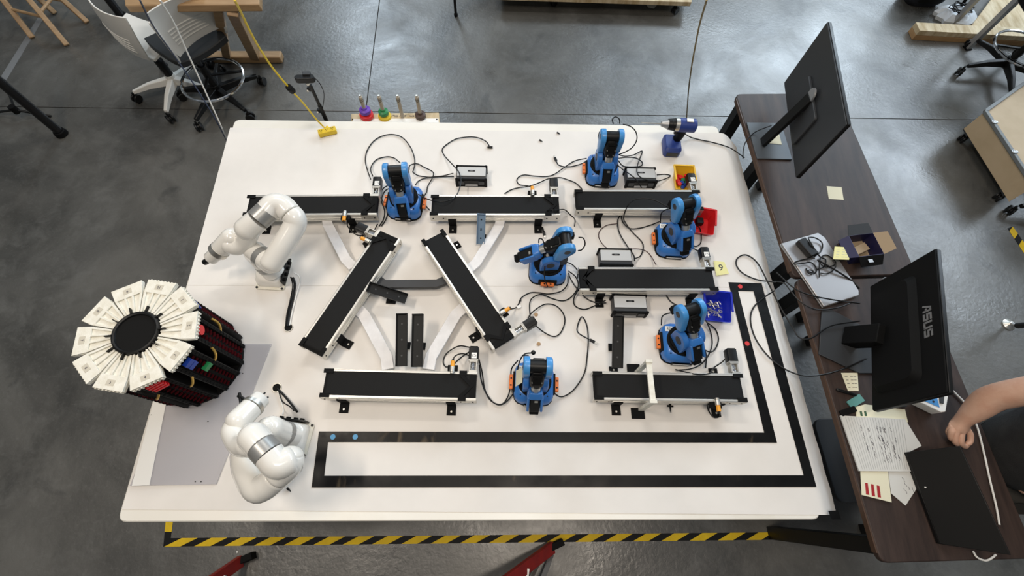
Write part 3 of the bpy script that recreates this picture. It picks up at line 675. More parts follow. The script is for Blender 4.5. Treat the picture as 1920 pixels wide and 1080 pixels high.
for i in range(10):
    an = math.radians(12.5+36*i); R = Matrix.Rotation(an, 4, 'Z')
    mg = G(R); w0 = .0395; r0, r1 = .078, .172; hh = H0-.016
    # magazine: side cheeks, back, recessed face with rows of pegs
    mz = build(G(R).box(((r0+r1-.010)/2, 0, .012+(hh-.012)/2), (r1-r0-.010, 2*w0-.010, hh-.012)), 'magazine_core', BLKM, tw)
    for s in (1, -1): build(G(R).box(((r0+r1)/2, s*(w0-.003), .012+(hh-.012)/2), (r1-r0, .006, hh-.012)), 'magazine_cheek', BLK, mz)
    fr_ = G(R)
    for s in (1, -1): fr_.box((r1-.002, s*(w0-.008), .012+(hh-.012)/2), (.006, .012, hh-.012))
    for s in (1, -1):
        for k in range(16): fr_.box((r1+.002, s*(w0-.008), .024+k*.0205), (.002, .007, .004))
    build(fr_, 'face_frame', BLKM, mz)['kind'] = 'stuff'
    if i in (0, 1, 9, 8, 7):
        pg = G(R)
        for k in range(13):
            zz = .026+k*.021
            for s in (1, -1):
                c = (r1-.008, s*.013, zz+(.006 if s == 1 else 0))
                pg.add([(r1-.012, c[1]-.008, zz-.003), (r1+.001, c[1]-.006, zz+.001), (r1+.001, c[1]+.008, zz+.006), (r1-.012, c[1]+.008, zz+.003), (r1-.012, c[1]-.008, zz-.007), (r1-.003, c[1]-.006, zz-.004), (r1-.003, c[1]+.008, zz+.001), (r1-.012, c[1]+.008, zz-.002)],
                       [(0,1,2,3),(7,6,5,4),(0,4,5,1),(1,5,6,2),(2,6,7,3)])
        o = build(pg, 'red_pegs', DRED, mz); o['kind'] = 'stuff'
    for kind, f in fills.get(i, ()):
        z = f*H0; mt = {'R': REDP, 'U': BLUP, 'N': GRNP, 'S': REDP, 'W': BLUP}[kind]
        if kind == 'R': g = G(R).cyl((r1-.006, -.006, z), (r1+.010, -.006, z), .017, 20); nm = 'red_disc'
        elif kind == 'S': g = G(R).loft([([(a_, b_+z) for a_, b_ in ((-.024,-.005),(.024,.003),(.024,.011),(-.024,.003))], r1-.006), ([(a_, b_+z) for a_, b_ in ((-.024,-.005),(.024,.003),(.024,.011),(-.024,.003))], r1+.010)], YZ); nm = 'red_block'
        elif kind == 'W': g = G(R).box((r1, 0, z), (.010, .034, .010)); nm = 'blue_strip'
        else: g = G(R).box((r1+.002, -.004 if kind == 'U' else .010, z), (.016, .030, .018)); nm = 'blue_block' if kind == 'U' else 'green_block'
        build(g, nm, mt, tw, bev=.001)
    # white wedge top plate
    z0, z1 = H0-.016, H0
    def wedge(ra, rb, wa, wb, ch=0): return [(ra, -wa), (rb, -wb), (rb, wb), (ra, wa)]
    pl = [(.070, -.0215), (.148, -.0455), (.183, -.0480), (.183, .0480), (.148, .0455), (.070, .0215)]
    pt = build(G(R).prism(pl, z0, z1-.005), 'top_plate', PLATEW, tw, bev=.0008)
    g = G(R)   # raised rim, outer land and two ribs leaving shallow pockets
    g.prism([(.138, -.0425), (.183, -.0480), (.183, .0480), (.138, .0425)], z1-.005, z1)
    for s in (1, -1):
        q = [(.070, s*.0150), (.138, s*.0345), (.138, s*.0425), (.070, s*.0215)]; g.prism(q if s > 0 else q[::-1], z1-.005, z1)
        q = [(.074, s*.0040), (.138, s*.0085), (.138, s*.0145), (.074, s*.0085)]; g.prism(q if s > 0 else q[::-1], z1-.005, z1)
    build(g, 'pocket_ribs', PLATEW, pt, bev=.0006)
    g = G(R)
    for k in range(8): g.box((.1845, -.041+k*.0117, z1-.010), (.004, .005, .010))
    build(g, 'edge_teeth', PLATEW, pt)
    build(G(R).box((.161, 0, z1+.0003), (.018, .026, .0008)), 'number_tab', mat('tab_cream', (.55, .51, .42), .7), pt)
    text(nums[i], .013, INK, pt, R @ Matrix.Translation((.161, 0, z1+.0009)) @ Matrix.Rotation(PI/2, 4, 'Z'))
    build(G(R).box((.080, 0, z1+.004), (.022, .0030, .010)), 'index_pin', BLK, tw)
g = G(); g.cyl((0, 0, H0-.012), (0, 0, H0-.002), .074, 40); build(g, 'hub_plate', BLKM, tw)
build(G().ring(.066, .0065, 48, 8, Matrix.Translation((0, 0, H0+.002))), 'hub_rim', BLK, tw)
build(G().cyl((0, 0, H0-.002), (0, 0, H0+.0015), .062, 40), 'hub_tray', BLKM, tw)
for i in range(10):
    a0 = math.radians(12.5+36*i+12); a1 = math.radians(12.5+36*i+24)
    if i in (0, 9, 8, 7):
        zc = H0*.52; g = G(); pts = []
        for k in range(7):
            a_ = a0+(a1-a0)*k/6; rr = .172+.010*math.sin(PI*k/6); pts.append((rr*math.cos(a_), rr*math.sin(a_), zc+.008*k))
        build(g.tube(pts, .0042, 8), 'brass_loop', COPPER, tw)

# ---------------------------------------------------------------- control boxes
def control_box(px, rz, label, flip=1):
    b = P(*px, TP); t = thing('control_box', label, 'control box', (b.x, b.y, TP), rz, 'silver and black control boxes')
    w_, d_, h_ = .142, .082, .052
    build(G().prism(rrect(w_-.006, d_-.010, .006, 2), .004, h_-.004), 'housing', DGREY, t, bev=.001)
    build(G().box((0, flip*.010, h_-.002), (w_-.012, d_-.026, .005)), 'silver_lid', SILV, t, bev=.001)
    p_ = build(G().prism(rrect(.034, .008, .0038, 4), h_+.0005, h_+.0012, Matrix.Translation((.0, flip*.010, 0))), 'name_badge', BLK, t)
    text('robot', .006, GALV, p_, Matrix.Translation((0, flip*.010, h_+.0013)))
    for s in (1, -1):
        g = G(); g.bar((-w_/2, s*(d_/2-.004), h_-.001), (w_/2, s*(d_/2-.004), h_-.001), .009, .008); build(g, 'top_bumper', BLKM, t, bev=.003)
        g = G(); g.bar((-w_/2, s*(d_/2-.004), .006), (w_/2, s*(d_/2-.004), .006), .009, .009); build(g, 'bottom_bumper', BLKM, t, bev=.003)
        for e in (1, -1): build(G().box((e*(w_/2-.005), s*(d_/2-.004), h_/2), (.013, .011, h_+.006)), 'corner_bumper', BLKM, t, bev=.003)
    build(G().box((0, -d_/2+.004, .026), (w_-.03, .004, .034)), 'front_panel', BLK, t, bev=.001)
    build(G().box((0, -d_/2+.000, .014), (.058, .006, .010)), 'nameplate', GALV if flip > 0 else BLK, t, bev=.001)
    for s in (1, -1): build(G().box((s*.046, -d_/2+.001, .028), (.026, .004, .024)), 'vent', DGREY, t)
    return t
control_box((885,337), .05, 'silver topped control box at the back, right of the far left blue robot arm')
control_box((1197,340), .05, 'silver topped control box between the farthest blue robot arm and the yellow bin')
control_box((1150,492), .05, 'silver topped control box behind the middle right conveyor, black lead over it')
control_box((1176,578), .04, 'silver topped control box in front of the middle right conveyor')

# ---------------------------------------------------------------- bins with small parts
def bin_(px, rz, mt, label, w_=.105, d_=.135, h_=.055, tilt=None):
    b = P(*px, TP); t = thing('storage_bin', label, 'bin', (b.x, b.y, TP), rz, 'small plastic stacking bins')
    lo, hi = rrect(w_*.74, d_*.74, .006, 2), rrect(w_, d_, .008, 2); n = len(lo)
    li, hi_ = [(a*.94, b_*.94) for a, b_ in lo], [(a*.95, b_*.955) for a, b_ in hi]
    vs = [(a, c, 0) for a, c in lo]+[(a, c, h_) for a, c in hi]+[(a, c, h_) for a, c in hi_]+[(a, c, .003) for a, c in li]
    # lower front lip (towards -y)
    vs = [Vector(v) for v in vs]
    for i in range(n, 3*n):
        if vs[i].y < -d_*.30: vs[i].z -= h_*.35
    fs = []
    for r_ in range(3):
        for k in range(n): a, b2 = r_*n+k, r_*n+(k+1) % n; fs.append((a, b2, b2+n, a+n))
    fs.append(tuple(range(n))[::-1]); fs.append(tuple(range(3*n, 4*n)))
    build(G().add(vs, fs), 'bin_shell', mt, t)
    build(G().bar((-w_/2-.003, d_/2, h_), (w_/2+.003, d_/2, h_), .008, .006), 'back_rim', mt, t, bev=.001)
    for s in (1, -1): build(G().bar((s*w_/2, d_/2, h_), (s*w_/2, -d_*.18, h_), .008, .006), 'side_rim', mt, t, bev=.001)
    return t
yb = bin_((1277,345), .03, YBIN, 'yellow open bin of small coloured tokens behind the far right conveyor', .092, .120, .060)
rb = bin_((1311,424), -.15, RBIN, 'red open bin right of the upper right blue robot arm', .105, .120, .055)
bb = bin_((1337,582), -.05, BBIN, 'blue open bin of silver screws behind the lower right blue robot arm', .110, .125, .055)
random.seed(5)
tk = [(-.020,.020,'red'),(-.004,.026,'red'),(.014,.022,'red'),(.022,.034,'red'),(-.012,.038,'red'),(.004,.010,'green'),(.016,.004,'green'),(-.004,-.006,'blue'),(.012,-.012,'blue'),(-.016,-.014,'red'),(.002,-.024,'blue'),(-.022,.002,'red')]
M_ = {'red': REDP, 'green': GRNP, 'blue': BLUP}; cnt = {}
where = ['against its left wall', 'near its back wall', 'near its right wall', 'in its back right corner', 'in its back left part', 'at its centre', 'right of its centre', 'left of its centre', 'near its front right', 'near its front left', 'at its front', 'at mid left wall']
base_ = yb.matrix_basis
for i, (x, y, c_) in enumerate(tk):
    q = base_ @ Vector((x, y, .0035+.0105*(i % 2)))
    g = G(Matrix.Translation(q) @ Matrix.Rotation(.05*(i % 3), 4, 'X')); g.cyl((0, 0, 0), (0, 0, .009), .0095, 14); g.cyl((0, 0, .009), (0, 0, .011), .0045, 10)
    tag(build(g, 'round_token', M_[c_], bev=.001), '%s round plastic token lying in the yellow bin, %s' % (c_, where[i]), 'token', 'coloured tokens in the yellow bin')
g = G(bb.matrix_basis)
for k in range(46):
    a = random.uniform(0, PI); x, y, z = random.uniform(-.026, .026), random.uniform(-.034, .034), random.uniform(.006, .022)
    g.cyl((x-.008*math.cos(a), y-.008*math.sin(a), z), (x+.008*math.cos(a), y+.008*math.sin(a), z+random.uniform(-.003, .003)), .0016, 5)
o = build(g, 'loose_screws', STEEL); o['kind'] = 'stuff'; tag(o, 'loose heap of silver screws in the blue bin', 'screws')
q = rb.matrix_basis @ Vector((-.006, .012, .003)); tag(build(G(Matrix.Translation(q)).prism(rrect(.030, .030, .003, 2), 0, .026), 'black_cube', BLK, bev=.002), 'black cube lying inside the red bin', 'cube')

# ---------------------------------------------------------------- sticky note with 9, chips
def note(cs, z, mt, label, name='sticky_note', txt=None, size=.04, th=.0008, cat='note', grp=None, rot=None):
    ps = [P(x, y, z) for x, y in cs]; c = sum(ps, Vector())/4
    o = thing(name, label, cat, (c.x, c.y, z), 0, grp); build(G().poly(ps, th), 'sheet', mt, o, world=True)
    if txt:
        d = (ps[1]-ps[0]).normalized() if rot is None else Vector((math.cos(rot), math.sin(rot), 0)); text(txt, size, INK, o, frame(c+Vector((0,0,.0002)), d, Vector((-d.y, d.x, 0))), world=True, name='handwriting')
    return o
note([(1338,489),(1358,491),(1367,513),(1343,517)], TQ+.003, NOTE, 'yellow sticky note with a handwritten 9 on the white table', txt='9', size=.045)
for px, lb_ in (((1013,264),'tiny red and black screw on the table beyond the far middle conveyor'), ((1046,250),'tiny black bit on the white table, right of the tiny red one'), ((541,917),'tiny black square chip near the folded white robot arm')):
    c = P(*px, TQ); R = Matrix.Translation(c) @ Matrix.Rotation(-.6, 4, 'Z'); g = G(R); g.box((0, 0, .003), (.012, .006, .006)); g.box((.009, 0, .003), (.008, .003, .003))
    tag(build(g, 'small_screw', BLK, bev=.0005), lb_, 'screw')
c = P(1256,764,TQ); g = G(Matrix.Translation(c)); g.cyl((0,.014,.006),(0,-.02,.006),.004,8,.0012); g.box((0,.004,.006),(.022,.006,.006)); tag(build(g,'small_clip',BLKM),'small black clip lying just below the lower right conveyor','clip')
for px, lb_ in (((1005,590),'brown wooden plug by the motor of the slanted right conveyor'),((1010,645),'brown wooden plug above the nearest blue robot arm')):
    c = P(*px, TP+.0008); tag(build(G().cyl(c, c+Vector((0,0,.0022)), .008, 16), 'wooden_plug', OAK), lb_, 'plug')

# ---------------------------------------------------------------- cables
def cable(px, label, mt=None, r=.0026, z=None, name='cable', cat='cable', plugs=()):
    base = TQ+.0015+r if z is None else z
    pts = [P(p[0], p[1], base+(p[2] if len(p) > 2 else 0)) for p in px]
    sp = smooth_path(pts, 5); o = build(G().tube(sp, r, 7), name, mt or BLK); tag(o, label, cat)
    org = o.location
    for e, kind in plugs:
        p, q = (sp[0], sp[min(2, len(sp)-1)]) if e == 0 else (sp[-1], sp[-min(3, len(sp))]); d = (p-q).normalized()
        if kind == 'usb':
            g = G(Matrix.Translation(-org)); g.bar(p, p+d*.022, .011, .007); build(g, 'plug_body', BLK, o, bev=.001); g = G(Matrix.Translation(-org)); g.bar(p+d*.022, p+d*.033, .008, .004); build(g, 'plug_tip', STEEL, o)
        elif kind == 'jack':
            g = G(Matrix.Translation(-org)); g.cyl(p-Vector((.012,0,0)), p+Vector((.012,0,0)), .006, 12); g.cyl(p, p+d*.006, .005, 10); build(g, 'plug_body', BLK, o); g = G(Matrix.Translation(-org)); g.cyl(p-Vector((.018,0,0)), p-Vector((.012,0,0)), .0025, 10); build(g, 'plug_tip', STEEL, o)
        elif kind == 'tab':
            g = G(Matrix.Translation(-org)); g.box(p, (.018, .012, .005), .4); build(g, 'white_connector', LABEL, o, bev=.001)
        elif kind == 'knob':
            g = G(Matrix.Translation(-org)); g.ball(p, .009, 12); build(g, 'plug_body', BLK, o)
    return o
cable([(695,336,.05),(690,322,.02),(685,302),(689,281),(705,261),(730,252),(753,257),(769,275),(777,296),(777,312),(774,322,.02)], 'large looped black cable from the far left conveyor motor to its robot arm')
cable([(699,330,.05),(695,316,.01),(705,300),(724,294),(738,296),(750,305,.03)], 'smaller looped black cable inside the large loop at far left')
cable([(774,323,.03),(784,329),(804,332),(827,331.5),(851,331,.01)], 'black power cable into the far control box, upper one of two')
cable([(850,325,.02),(829,330,.004),(812,331.5,.006),(794,335),(784,340),(779,347,.02)], 'black signal cable into the far control box, lower one of two')
cable([(767,318,.04),(769,310,.02),(782,307),(796,314),(812,323,.007),(810,335,.007),(802,349),(800,360),(795,370),(799,386),(806,394)], 'wavy black cable down to the middle far conveyor')
cable([(919,276),(911,265),(895,258),(876,257),(854,261),(835,273),(829,282),(835,294,.01),(850.5,311,.058),(861,324,.060),(864,343,.055),(856,366,.075),(841,376,.090),(821,378,.090),(800,373,.05),(784,364,.06)], 'long black cable curving over the far control box and conveyor', plugs=((0,'jack'),))
cable([(728,347,.02),(718,354),(712,366),(716,380),(721,395),(719,411),(711,424)], 'left black cable of the pair beside the far left robot arm')
cable([(733,352,.02),(722,358),(716,372),(722,384),(727,397),(723,412),(715,424)], 'right black cable of the pair beside the far left robot arm')
cable([(651,414,.03),(652,424,.01),(660,434),(671,441),(684,440),(700,436,.005)], 'short black cable of the orange sensor at far left')
cable([(676,447,.02),(682,441,.006),(690,438,.006),(701,432,.006),(708,420,.006)], 'short black cable beside the motor of the slanted left conveyor')
cable([(1043,302),(1047,309),(1058,312.5),(1072.5,312),(1093,306,.006),(1110,294,.05)], 'black lead with a loose plug left of the farthest robot arm', plugs=((0,'usb'),))
cable([(1100,297,.03),(1077,302),(1058,314,.007),(1039,327),(1022.5,331),(1002,330),(983,328),(972.5,332),(969,339),(974.6,346.5),(989,348.5,.03),(996,351,.05)], 'black cable looping back to the sensor of the middle far conveyor')
cable([(1091,354,.0),(1079,343),(1064,337),(1050,333,.006),(1029,335,.006),(1010,343,.006),(993,349,.012),(972.5,352),(958,356),(946,363)], 'long black cable from the far right conveyor past the middle far motor')
cable([(1168,233,.25),(1182,237,.25),(1192,247,.24),(1194,262,.22),(1185,277,.18),(1170,286,.15),(1156,291,.13)], 'high black cable loop beside the head of the farthest robot arm')
cable([(1150,232,.27),(1148,224,.285),(1154,219,.29),(1161,223,.285),(1162,232,.27)], 'small black cable arch on top of the farthest robot arm', r=.0025)
cable([(1157,289,.10),(1172.5,293,.05),(1189,290,.01),(1204,283),(1199.6,297.5,.006),(1195,312,.04),(1195,325,.064),(1204,334,.064),(1225,340,.03),(1243,337,.01),(1257,330),(1247.5,327,.006),(1232,328,.02)], 'zigzag black cable over the control box of the farthest robot arm')
cable([(1158,297,.08),(1177,295,.02),(1193,296.5,.006),(1204,304),(1202,311),(1185,313),(1168,311),(1159,301,.03)], 'closed black cable loop right of the farthest robot arm')
cable([(1156,308,.05),(1168,318,.04),(1180,326,.065),(1192,336,.065),(1203,352,.03)], 'straight black cable crossing the control box of the farthest robot arm')
cable([(1262,392,.12),(1247.5,386,.13),(1231,377,.13),(1210,372,.12),(1189,375,.11),(1177,386,.10),(1170,404,.04),(1171,415,.01),(1184.6,434),(1203,453),(1206,466,.006),(1200.6,480),(1190,485,.02)], 'big black cable loop over the far right conveyor to the middle control box')
cable([(1163,402,.006),(1158,416,.006),(1161.6,437,.006),(1175,460,.006),(1188,478),(1190,489,.02)], 'black cable running down left of the big loop to the middle control box')
cable([(1157,419.5,.01),(1139,422),(1125,432),(1123,446),(1134,462),(1150,470),(1171,469,.008),(1189,466.5,.008),(1207.5,469),(1219,478),(1230,497,.03)], 'thin dark red and black wire looping left of the upper right robot arm', mat('dark_red_wire', (.045, .008, .006), .5), .0018)
cable([(1164,400,.0),(1168.5,418,.01),(1182,428.6,.008),(1200.6,427.5),(1220,422),(1238,415,.03)], 'black cable running right to the upper right robot arm')
cable([(1238,418,.08),(1240,400,.12),(1252,392,.13),(1268,394,.13),(1287,404,.12),(1290,420,.10),(1282,436,.09),(1270,448,.07)], 'black cable coil around the neck of the upper right robot arm')
cable([(1296,400,.12),(1300,418,.06),(1312,428,.01),(1315,445),(1313,457),(1304,462),(1297,458,.02)], 'black cable hanging right of the upper right robot arm')
cable([(1297,464,.03),(1304,468,.01),(1312,471,.02),(1318,470,.05)], 'short black cable to the motor beside the numbered sticky note')
cable([(1019,408,.03),(1021,399,.06),(1031,394,.09),(1043,394,.09),(1058,393,.03),(1068,401.6,.01),(1078,412),(1077,424,.12)], 'black cable from the middle far conveyor to the sideways robot arm')
cable([(1017,426,.0),(1019,434,0)], 'short black lead with metal plug below the middle far conveyor', plugs=((1,'usb'),), r=.004)
cable([(1085,445,.23),(1094,447,.22),(1097,458,.20),(1091,468,.18),(1084,470,.18)], 'small black cable arch right of the sideways robot arm head')
cable([(1010,455,.14),(1011,448,.18),(1017,449,.18),(1021,462,.16),(1022,490,.13),(1021,520,.08),(1027,538,.04)], 'black cable draped down over the sideways robot arm')
cable([(1065,517,.01),(1064,533,.007),(1052,546,.007),(1029,551,.007),(1011,549),(994,549),(978,558),(971.5,572)], 'black cable sweeping left below the sideways robot arm')
cable([(994,595),(993,569.6),(999,558,.007),(1015,552,.012),(1036,560),(1056,564),(1072,556),(1084,537.5),(1080,520,.02),(1066,508,.04)], 'black cable curving from the slanted right conveyor motor to the sideways robot arm')
cable([(1066,512,.04),(1069,521,.012),(1079,537.5,.007),(1097.5,558),(1116,567),(1137,568,.01)], 'black power cable into the front control box, upper one')
cable([(1086,540,.012),(1076,560,.007),(1079,574),(1095,580),(1111,575),(1136,563,.02)], 'black cable with a low loop into the front control box')
cable([(1064,492,.05),(1074,497,.02),(1083,508,.01),(1083,522)], 'short black cable behind the sideways robot arm')
cable([(1006,612,.04),(1020,623),(1038,631),(1051,624),(1059,604),(1055.6,587),(1042,573),(1024,570),(1009,577,.006),(995.6,588,.01),(990,597,.04)], 'round black cable loop at the slanted right conveyor motor')
cable([(951,582,.05),(960,579,.02),(967,577),(973,569),(977,562)], 'short black sensor cable with white tab, right of the slanted conveyor')
tag(build(G(Matrix.Translation(P(973,575,TQ+.006))).box((0,0,0), (.018,.013,.005), .5), 'white_connector', LABEL, bev=.001), 'small white connector on the sensor cable right of the slanted conveyor', 'connector')
cable([(1036,735,.02),(1053,744),(1075.6,731),(1095.6,700),(1101,667),(1103,635.6,.006),(1100,609),(1091,594),(1083,611),(1084.4,624),(1106,637,.004)], 'looped black cable with metal plug right of the nearest robot arm', plugs=((1,'usb'),))
cable([(898,674,.04),(904,698,.01),(909,729),(920,751),(940,758),(953,742,.006),(958,715.6,.01),(959,692,.02),(971,676,.05)], 'outer black cable between the lower left conveyor and the nearest robot arm')
cable([(899,684,.04),(902,711,.008),(911,736,.006),(927,756,.006),(944,757,.006),(962,738,.006),(970,708,.06),(972,685,.09),(982,665,.10),(1000,661,.10)], 'inner black cable from the lower left conveyor to the nearest robot arm head', plugs=((1,'knob'),))
cable([(880,651,.05),(860,649,.02),(838,662),(831,678),(836,688,.02),(845,686,.05)], 'wide black sensor cable loop at the lower left conveyor motor')
cable([(883,668,.05),(867,663,.02),(853,668,.02),(848,680,.08)], 'small black sensor cable arch at the lower left conveyor motor')
cable([(881,659,.05),(869,667,.03),(857,677,.05),(851,683,.08)], 'straight black sensor cable at the lower left conveyor motor')
cable([(1366,665,.05),(1355,678,.02),(1338,690,.02),(1330,700,.085),(1308,702,.088),(1283,697,.05),(1267,693)], 'black motor cable dipping over the lower right conveyor')
cable([(1268,694,.01),(1293,692,.01),(1312,684.5),(1326,670),(1335,648),(1333.6,627),(1326,606,.04),(1320,598,.08)], 'outer black cable right of the lower right robot arm')
cable([(1315,640,.05),(1324,665,.01),(1323,690,.01)], 'black cable down to the lower right conveyor from its robot arm')
cable([(1326,605,.03),(1341,617),(1347,634),(1343,651),(1333.6,660,.006),(1318,655,.03)], 'black cable loop at the right side of the lower right robot arm')
cable([(1240,610,.02),(1242,593,.04),(1256.5,587,.05),(1274,588,.08)], 'black cable arch behind the lower right robot arm')
cable([(1248,552),(1259,566.5),(1280,577,.01)], 'short black cable between the middle right conveyor and the blue bin')
cable([(1325,756,.03),(1329,771),(1338,782),(1348,781),(1350,771,.03)], 'short curved black sensor cable below the lower right conveyor')
cable([(1454,529,.01),(1422,525),(1394.5,513.5),(1381,498),(1383,484),(1399,478),(1420,493),(1440,530,.006),(1462.5,575,.0),(1485,612,.0),(1499,633,.010),(1521.5,634,.016),(1558,611,.016),(1612,602,.02)], 'long black cable looping from the white table to the larger monitor', r=.003)
cable([(1452,545,.008),(1431,559),(1412.6,577),(1407,600),(1415,631.5),(1436,663),(1465,688,.0),(1500,703,.005),(1540,703,.012),(1585,690.5,.012),(1625,672,.015)], 'wide black cable arc across the tape track to the desk', r=.003)
cable([(1456,511,.0),(1490,541,.03),(1521.5,554,.03),(1567,563,.03),(1612,569,.03)], 'black cable over the silver laptop to the larger monitor', r=.003)
cable([(1452,528,.004),(1470,531,.008),(1482,545,.01),(1500,565,.012),(1530,580,.012),(1570,577,.012),(1600,566,.014)], 'lower black cable around the silver laptop corner', r=.0026)
cable([(1284,251,.03),(1300,259),(1340,268),(1368,277),(1388,290,.0),(1396,296,-.004)], 'black cable from the drill to the right edge of the white table', r=.0026)
cable([(1393,297,-.01),(1394,280,.0),(1400,263,.01),(1417,247,.015),(1447,235,.06)], 'black monitor cable running from the thin monitor stand to the table', r=.0026)
cable([(552,512,.03),(560,517,.03),(562,530,.01),(556,552),(549,580),(543,610,.0)], 'thin light cable beside the raised white robot arm', LABEL, .0022)
cable([(549,520,.025),(553,535,.012),(549,560),(542,590),(539,612)], 'thick black cable from the raised white robot arm into the table hole', r=.0048)
cable([(545,519,.025),(549,535,.01),(545,560),(538,590),(536,610)], 'second black cable from the raised white robot arm into the table hole', r=.003)
cable([(520,729,.0),(533,742),(548,760,.01),(557,772,.028)], 'thick black cable from the folded white robot arm into the table hole', r=.0045)
cable([(522,732,.0),(529,752),(543,762),(551,770,.028)], 'thin black cable beside the thick one at the folded white robot arm', r=.0022)
cable([(521,732,.0),(527,752),(531,768),(530,778,.025)], 'thin white cable at the folded white robot arm', LABEL, .002)

# ---------------------------------------------------------------- drill
q = P(1256,279,TQ); dt = thing('cordless_drill', 'blue cordless drill standing on its battery at the far right of the table', 'drill', (q.x, q.y, TQ))
X_ = P(1302,229,T+.165)-P(1240,225,T+.165); ang_ = math.atan2(X_.y, X_.x)
A = Matrix.Rotation(ang_, 4, 'Z')
build(G(A).loft([(rrect(.078,.104,.016,4), .0), (rrect(.082,.108,.018,4), .008), (rrect(.082,.108,.018,4), .040), (rrect(.070,.085,.018,4), .052)]), 'battery_pack', DRILLB, dt, bev=.001)
build(G(A).box((-.0,-.050,.020), (.055,.012,.022)), 'battery_label', DGREY, dt, bev=.001)
g = G(A); g.loft([([(a+.018, b+.02) for a, b in rrect(.034,.040,.012,3)], .050), ([(a+.018, b+.004) for a, b in rrect(.032,.036,.012,3)], .090), ([(a+.016, b) for a, b in rrect(.038,.040,.012,3)], .135)]); build(g, 'handle', BLKM, dt)
build(G(A).box((-.010, .0, .118), (.016, .014, .028)), 'trigger', BLK, dt, bev=.003)
g = G(A); g.capsule([(-.012,0,.160), (.025,0,.160), (.060,0,.160)], .031, n=22, ends=(0,.35)); build(g, 'motor_housing', DRILLB, dt)
g = G(A); g.cyl((-.030,0,.160), (-.012,0,.160), .030, 22); build(g, 'gear_ring', STEEL, dt)
g = G(A); g.cyl((-.062,0,.160), (-.030,0,.160), .024, 22, .028); g.ring(.025, .002, 22, 6, Matrix.Translation((-.044,0,.160)) @ Matrix.Rotation(PI/2,4,'Y')); build(g, 'torque_collar', BLK, dt)
build(G(A).cyl((-.092,0,.160), (-.062,0,.160), .012, 20, .021), 'chuck', GALV, dt)
build(G(A).tube([(-.185,0,.160), (-.150,0,.160), (-.092,0,.160)], [.0012,.0028,.0032], 8), 'drill_bit', STEEL, dt)
build(G(A).box((.030, .0, .192), (.030, .020, .004)), 'top_label', LABEL, dt, bev=.001)
build(G(A).box((.062, 0, .160), (.010, .040, .040)), 'rear_vent', BLKM, dt, bev=.003)

# ---------------------------------------------------------------- yellow extension cord with three outlets
c0 = P(614,247,TQ+.014); od = Vector((1, .42, 0)).normalized()
et = thing('extension_cord', 'yellow extension cord hanging down to a three outlet block on the far left table corner', 'cord', (c0.x, c0.y, TQ))
build(G(frame(c0, od, (-od.y, od.x, 0))).box((0,0,0), (.085, .030, .026)), 'outlet_block', YEL, et, world=True, bev=.003)
for k in (-1, 0, 1):
    fp = build(G(frame(c0, od, (-od.y, od.x, 0))).prism(circ(.010, 14), .0128, .0136, Matrix.Translation((k*.027, 0, 0))), 'outlet_face', YEL, et, world=True)
    for dx, dy in ((-.004,.003),(.004,.003),(0,-.005)): build(G(frame(c0, od, (-od.y, od.x, 0))).box((k*.027+dx, dy, .0142), (.0025, .005, .001)), 'outlet_slot', BLK, fp, world=True)
path = [P(440,0,1.55), P(455,30,1.45), P(472,65,1.36), P(490,96,1.27), P(513,130,1.17), P(545,168,1.06), P(568,193,.97), P(590,220,.86), P(601,232,.79), c0+Vector((-.008,.012,.004))]
build(G().tube(smooth_path(path, 5), .0038, 8), 'yellow_cable', YEL, et, world=True)
build(G().cyl(P(541,163,1.08), P(549,171,1.04), .014, 10), 'cord_knob', BLKM, et, world=True, bev=.003)
build(G().tube([c0+Vector((-.006,.030,.003)), c0+Vector((-.004,.012,.001))], [.006,.012], 10), 'plug_neck', YEL, et, world=True)
tag(build(G().tube(smooth_path([P(1325,0,1.5), P(1312,45,1.3), P(1303,90,1.1), P(1296,130,.9), P(1291,170,.6), P(1288,212,.25), P(1287,235,.03)], 6), .0035, 8), 'yellow_cable', mat('ochre_cable', (.28,.19,.06), .5)), 'ochre cable hanging straight down behind the drill', 'cable')
tag(build(G().tube(smooth_path([P(300,0,1.6), P(327,45,1.42), P(352,100,1.25), P(382,165,1.05), P(408,222,.85), P(428,268,.6)], 6), .003, 7), 'hanging_cord', LABEL), 'white cord hanging in front of the white chairs', 'cord')
tag(build(G().tube(smooth_path([P(262,0,1.55), P(288,50,1.40), P(325,102,1.2), P(368,165,1.0), P(403,222,.8), P(427,268,.58)], 6), .0028, 7), 'hanging_cord', mat('dark_blue_cord', (.02,.035,.08), .5)), 'dark blue cord hanging in front of the white chairs', 'cord')

# ---------------------------------------------------------------- desks with monitors
WL = Vector((0,0,1))
def desk(a, b, wid, label, legs):
    d = (b-a).normalized(); n = Vector((-d.y, d.x, 0)); n = n if n.x > 0 else -n
    cs = [a, a+n*wid, b+n*wid, b]; c = sum(cs, Vector())/4
    o = thing('desk', label, 'desk', (c.x, c.y, 0), 0, 'dark walnut desks along the table')
    build(G().poly(round_poly(cs, .03), .026), 'desktop', WALNUT, o, world=True, bev=.004)
    build(G().bar(a+d*.03+Vector((0,0,-.013))-n*.001, b-d*.03+Vector((0,0,-.013))-n*.001, .006, .022), 'front_edge', WALE, o, world=True)
    for t_, s_ in legs:
        q = a+d*t_+n*(.045 if s_ == 0 else wid-.045)
        build(G().box((q.x, q.y, .36), (.055, .055, .72), math.atan2(d.y, d.x)), 'leg', BLK, o, world=True, bev=.002)
    for t_ in sorted(set(x for x, _ in legs)):
        q = a+d*t_; build(G().bar(q+n*.045+Vector((0,0,-.045)), q+n*(wid-.045)+Vector((0,0,-.045)), .04, .04), 'crossbar', BLK, o, world=True, bev=.002)
    return o, d, n
a1, b1 = P(1379,176,DK), P(1488,520,DK); La = (b1-a1).length
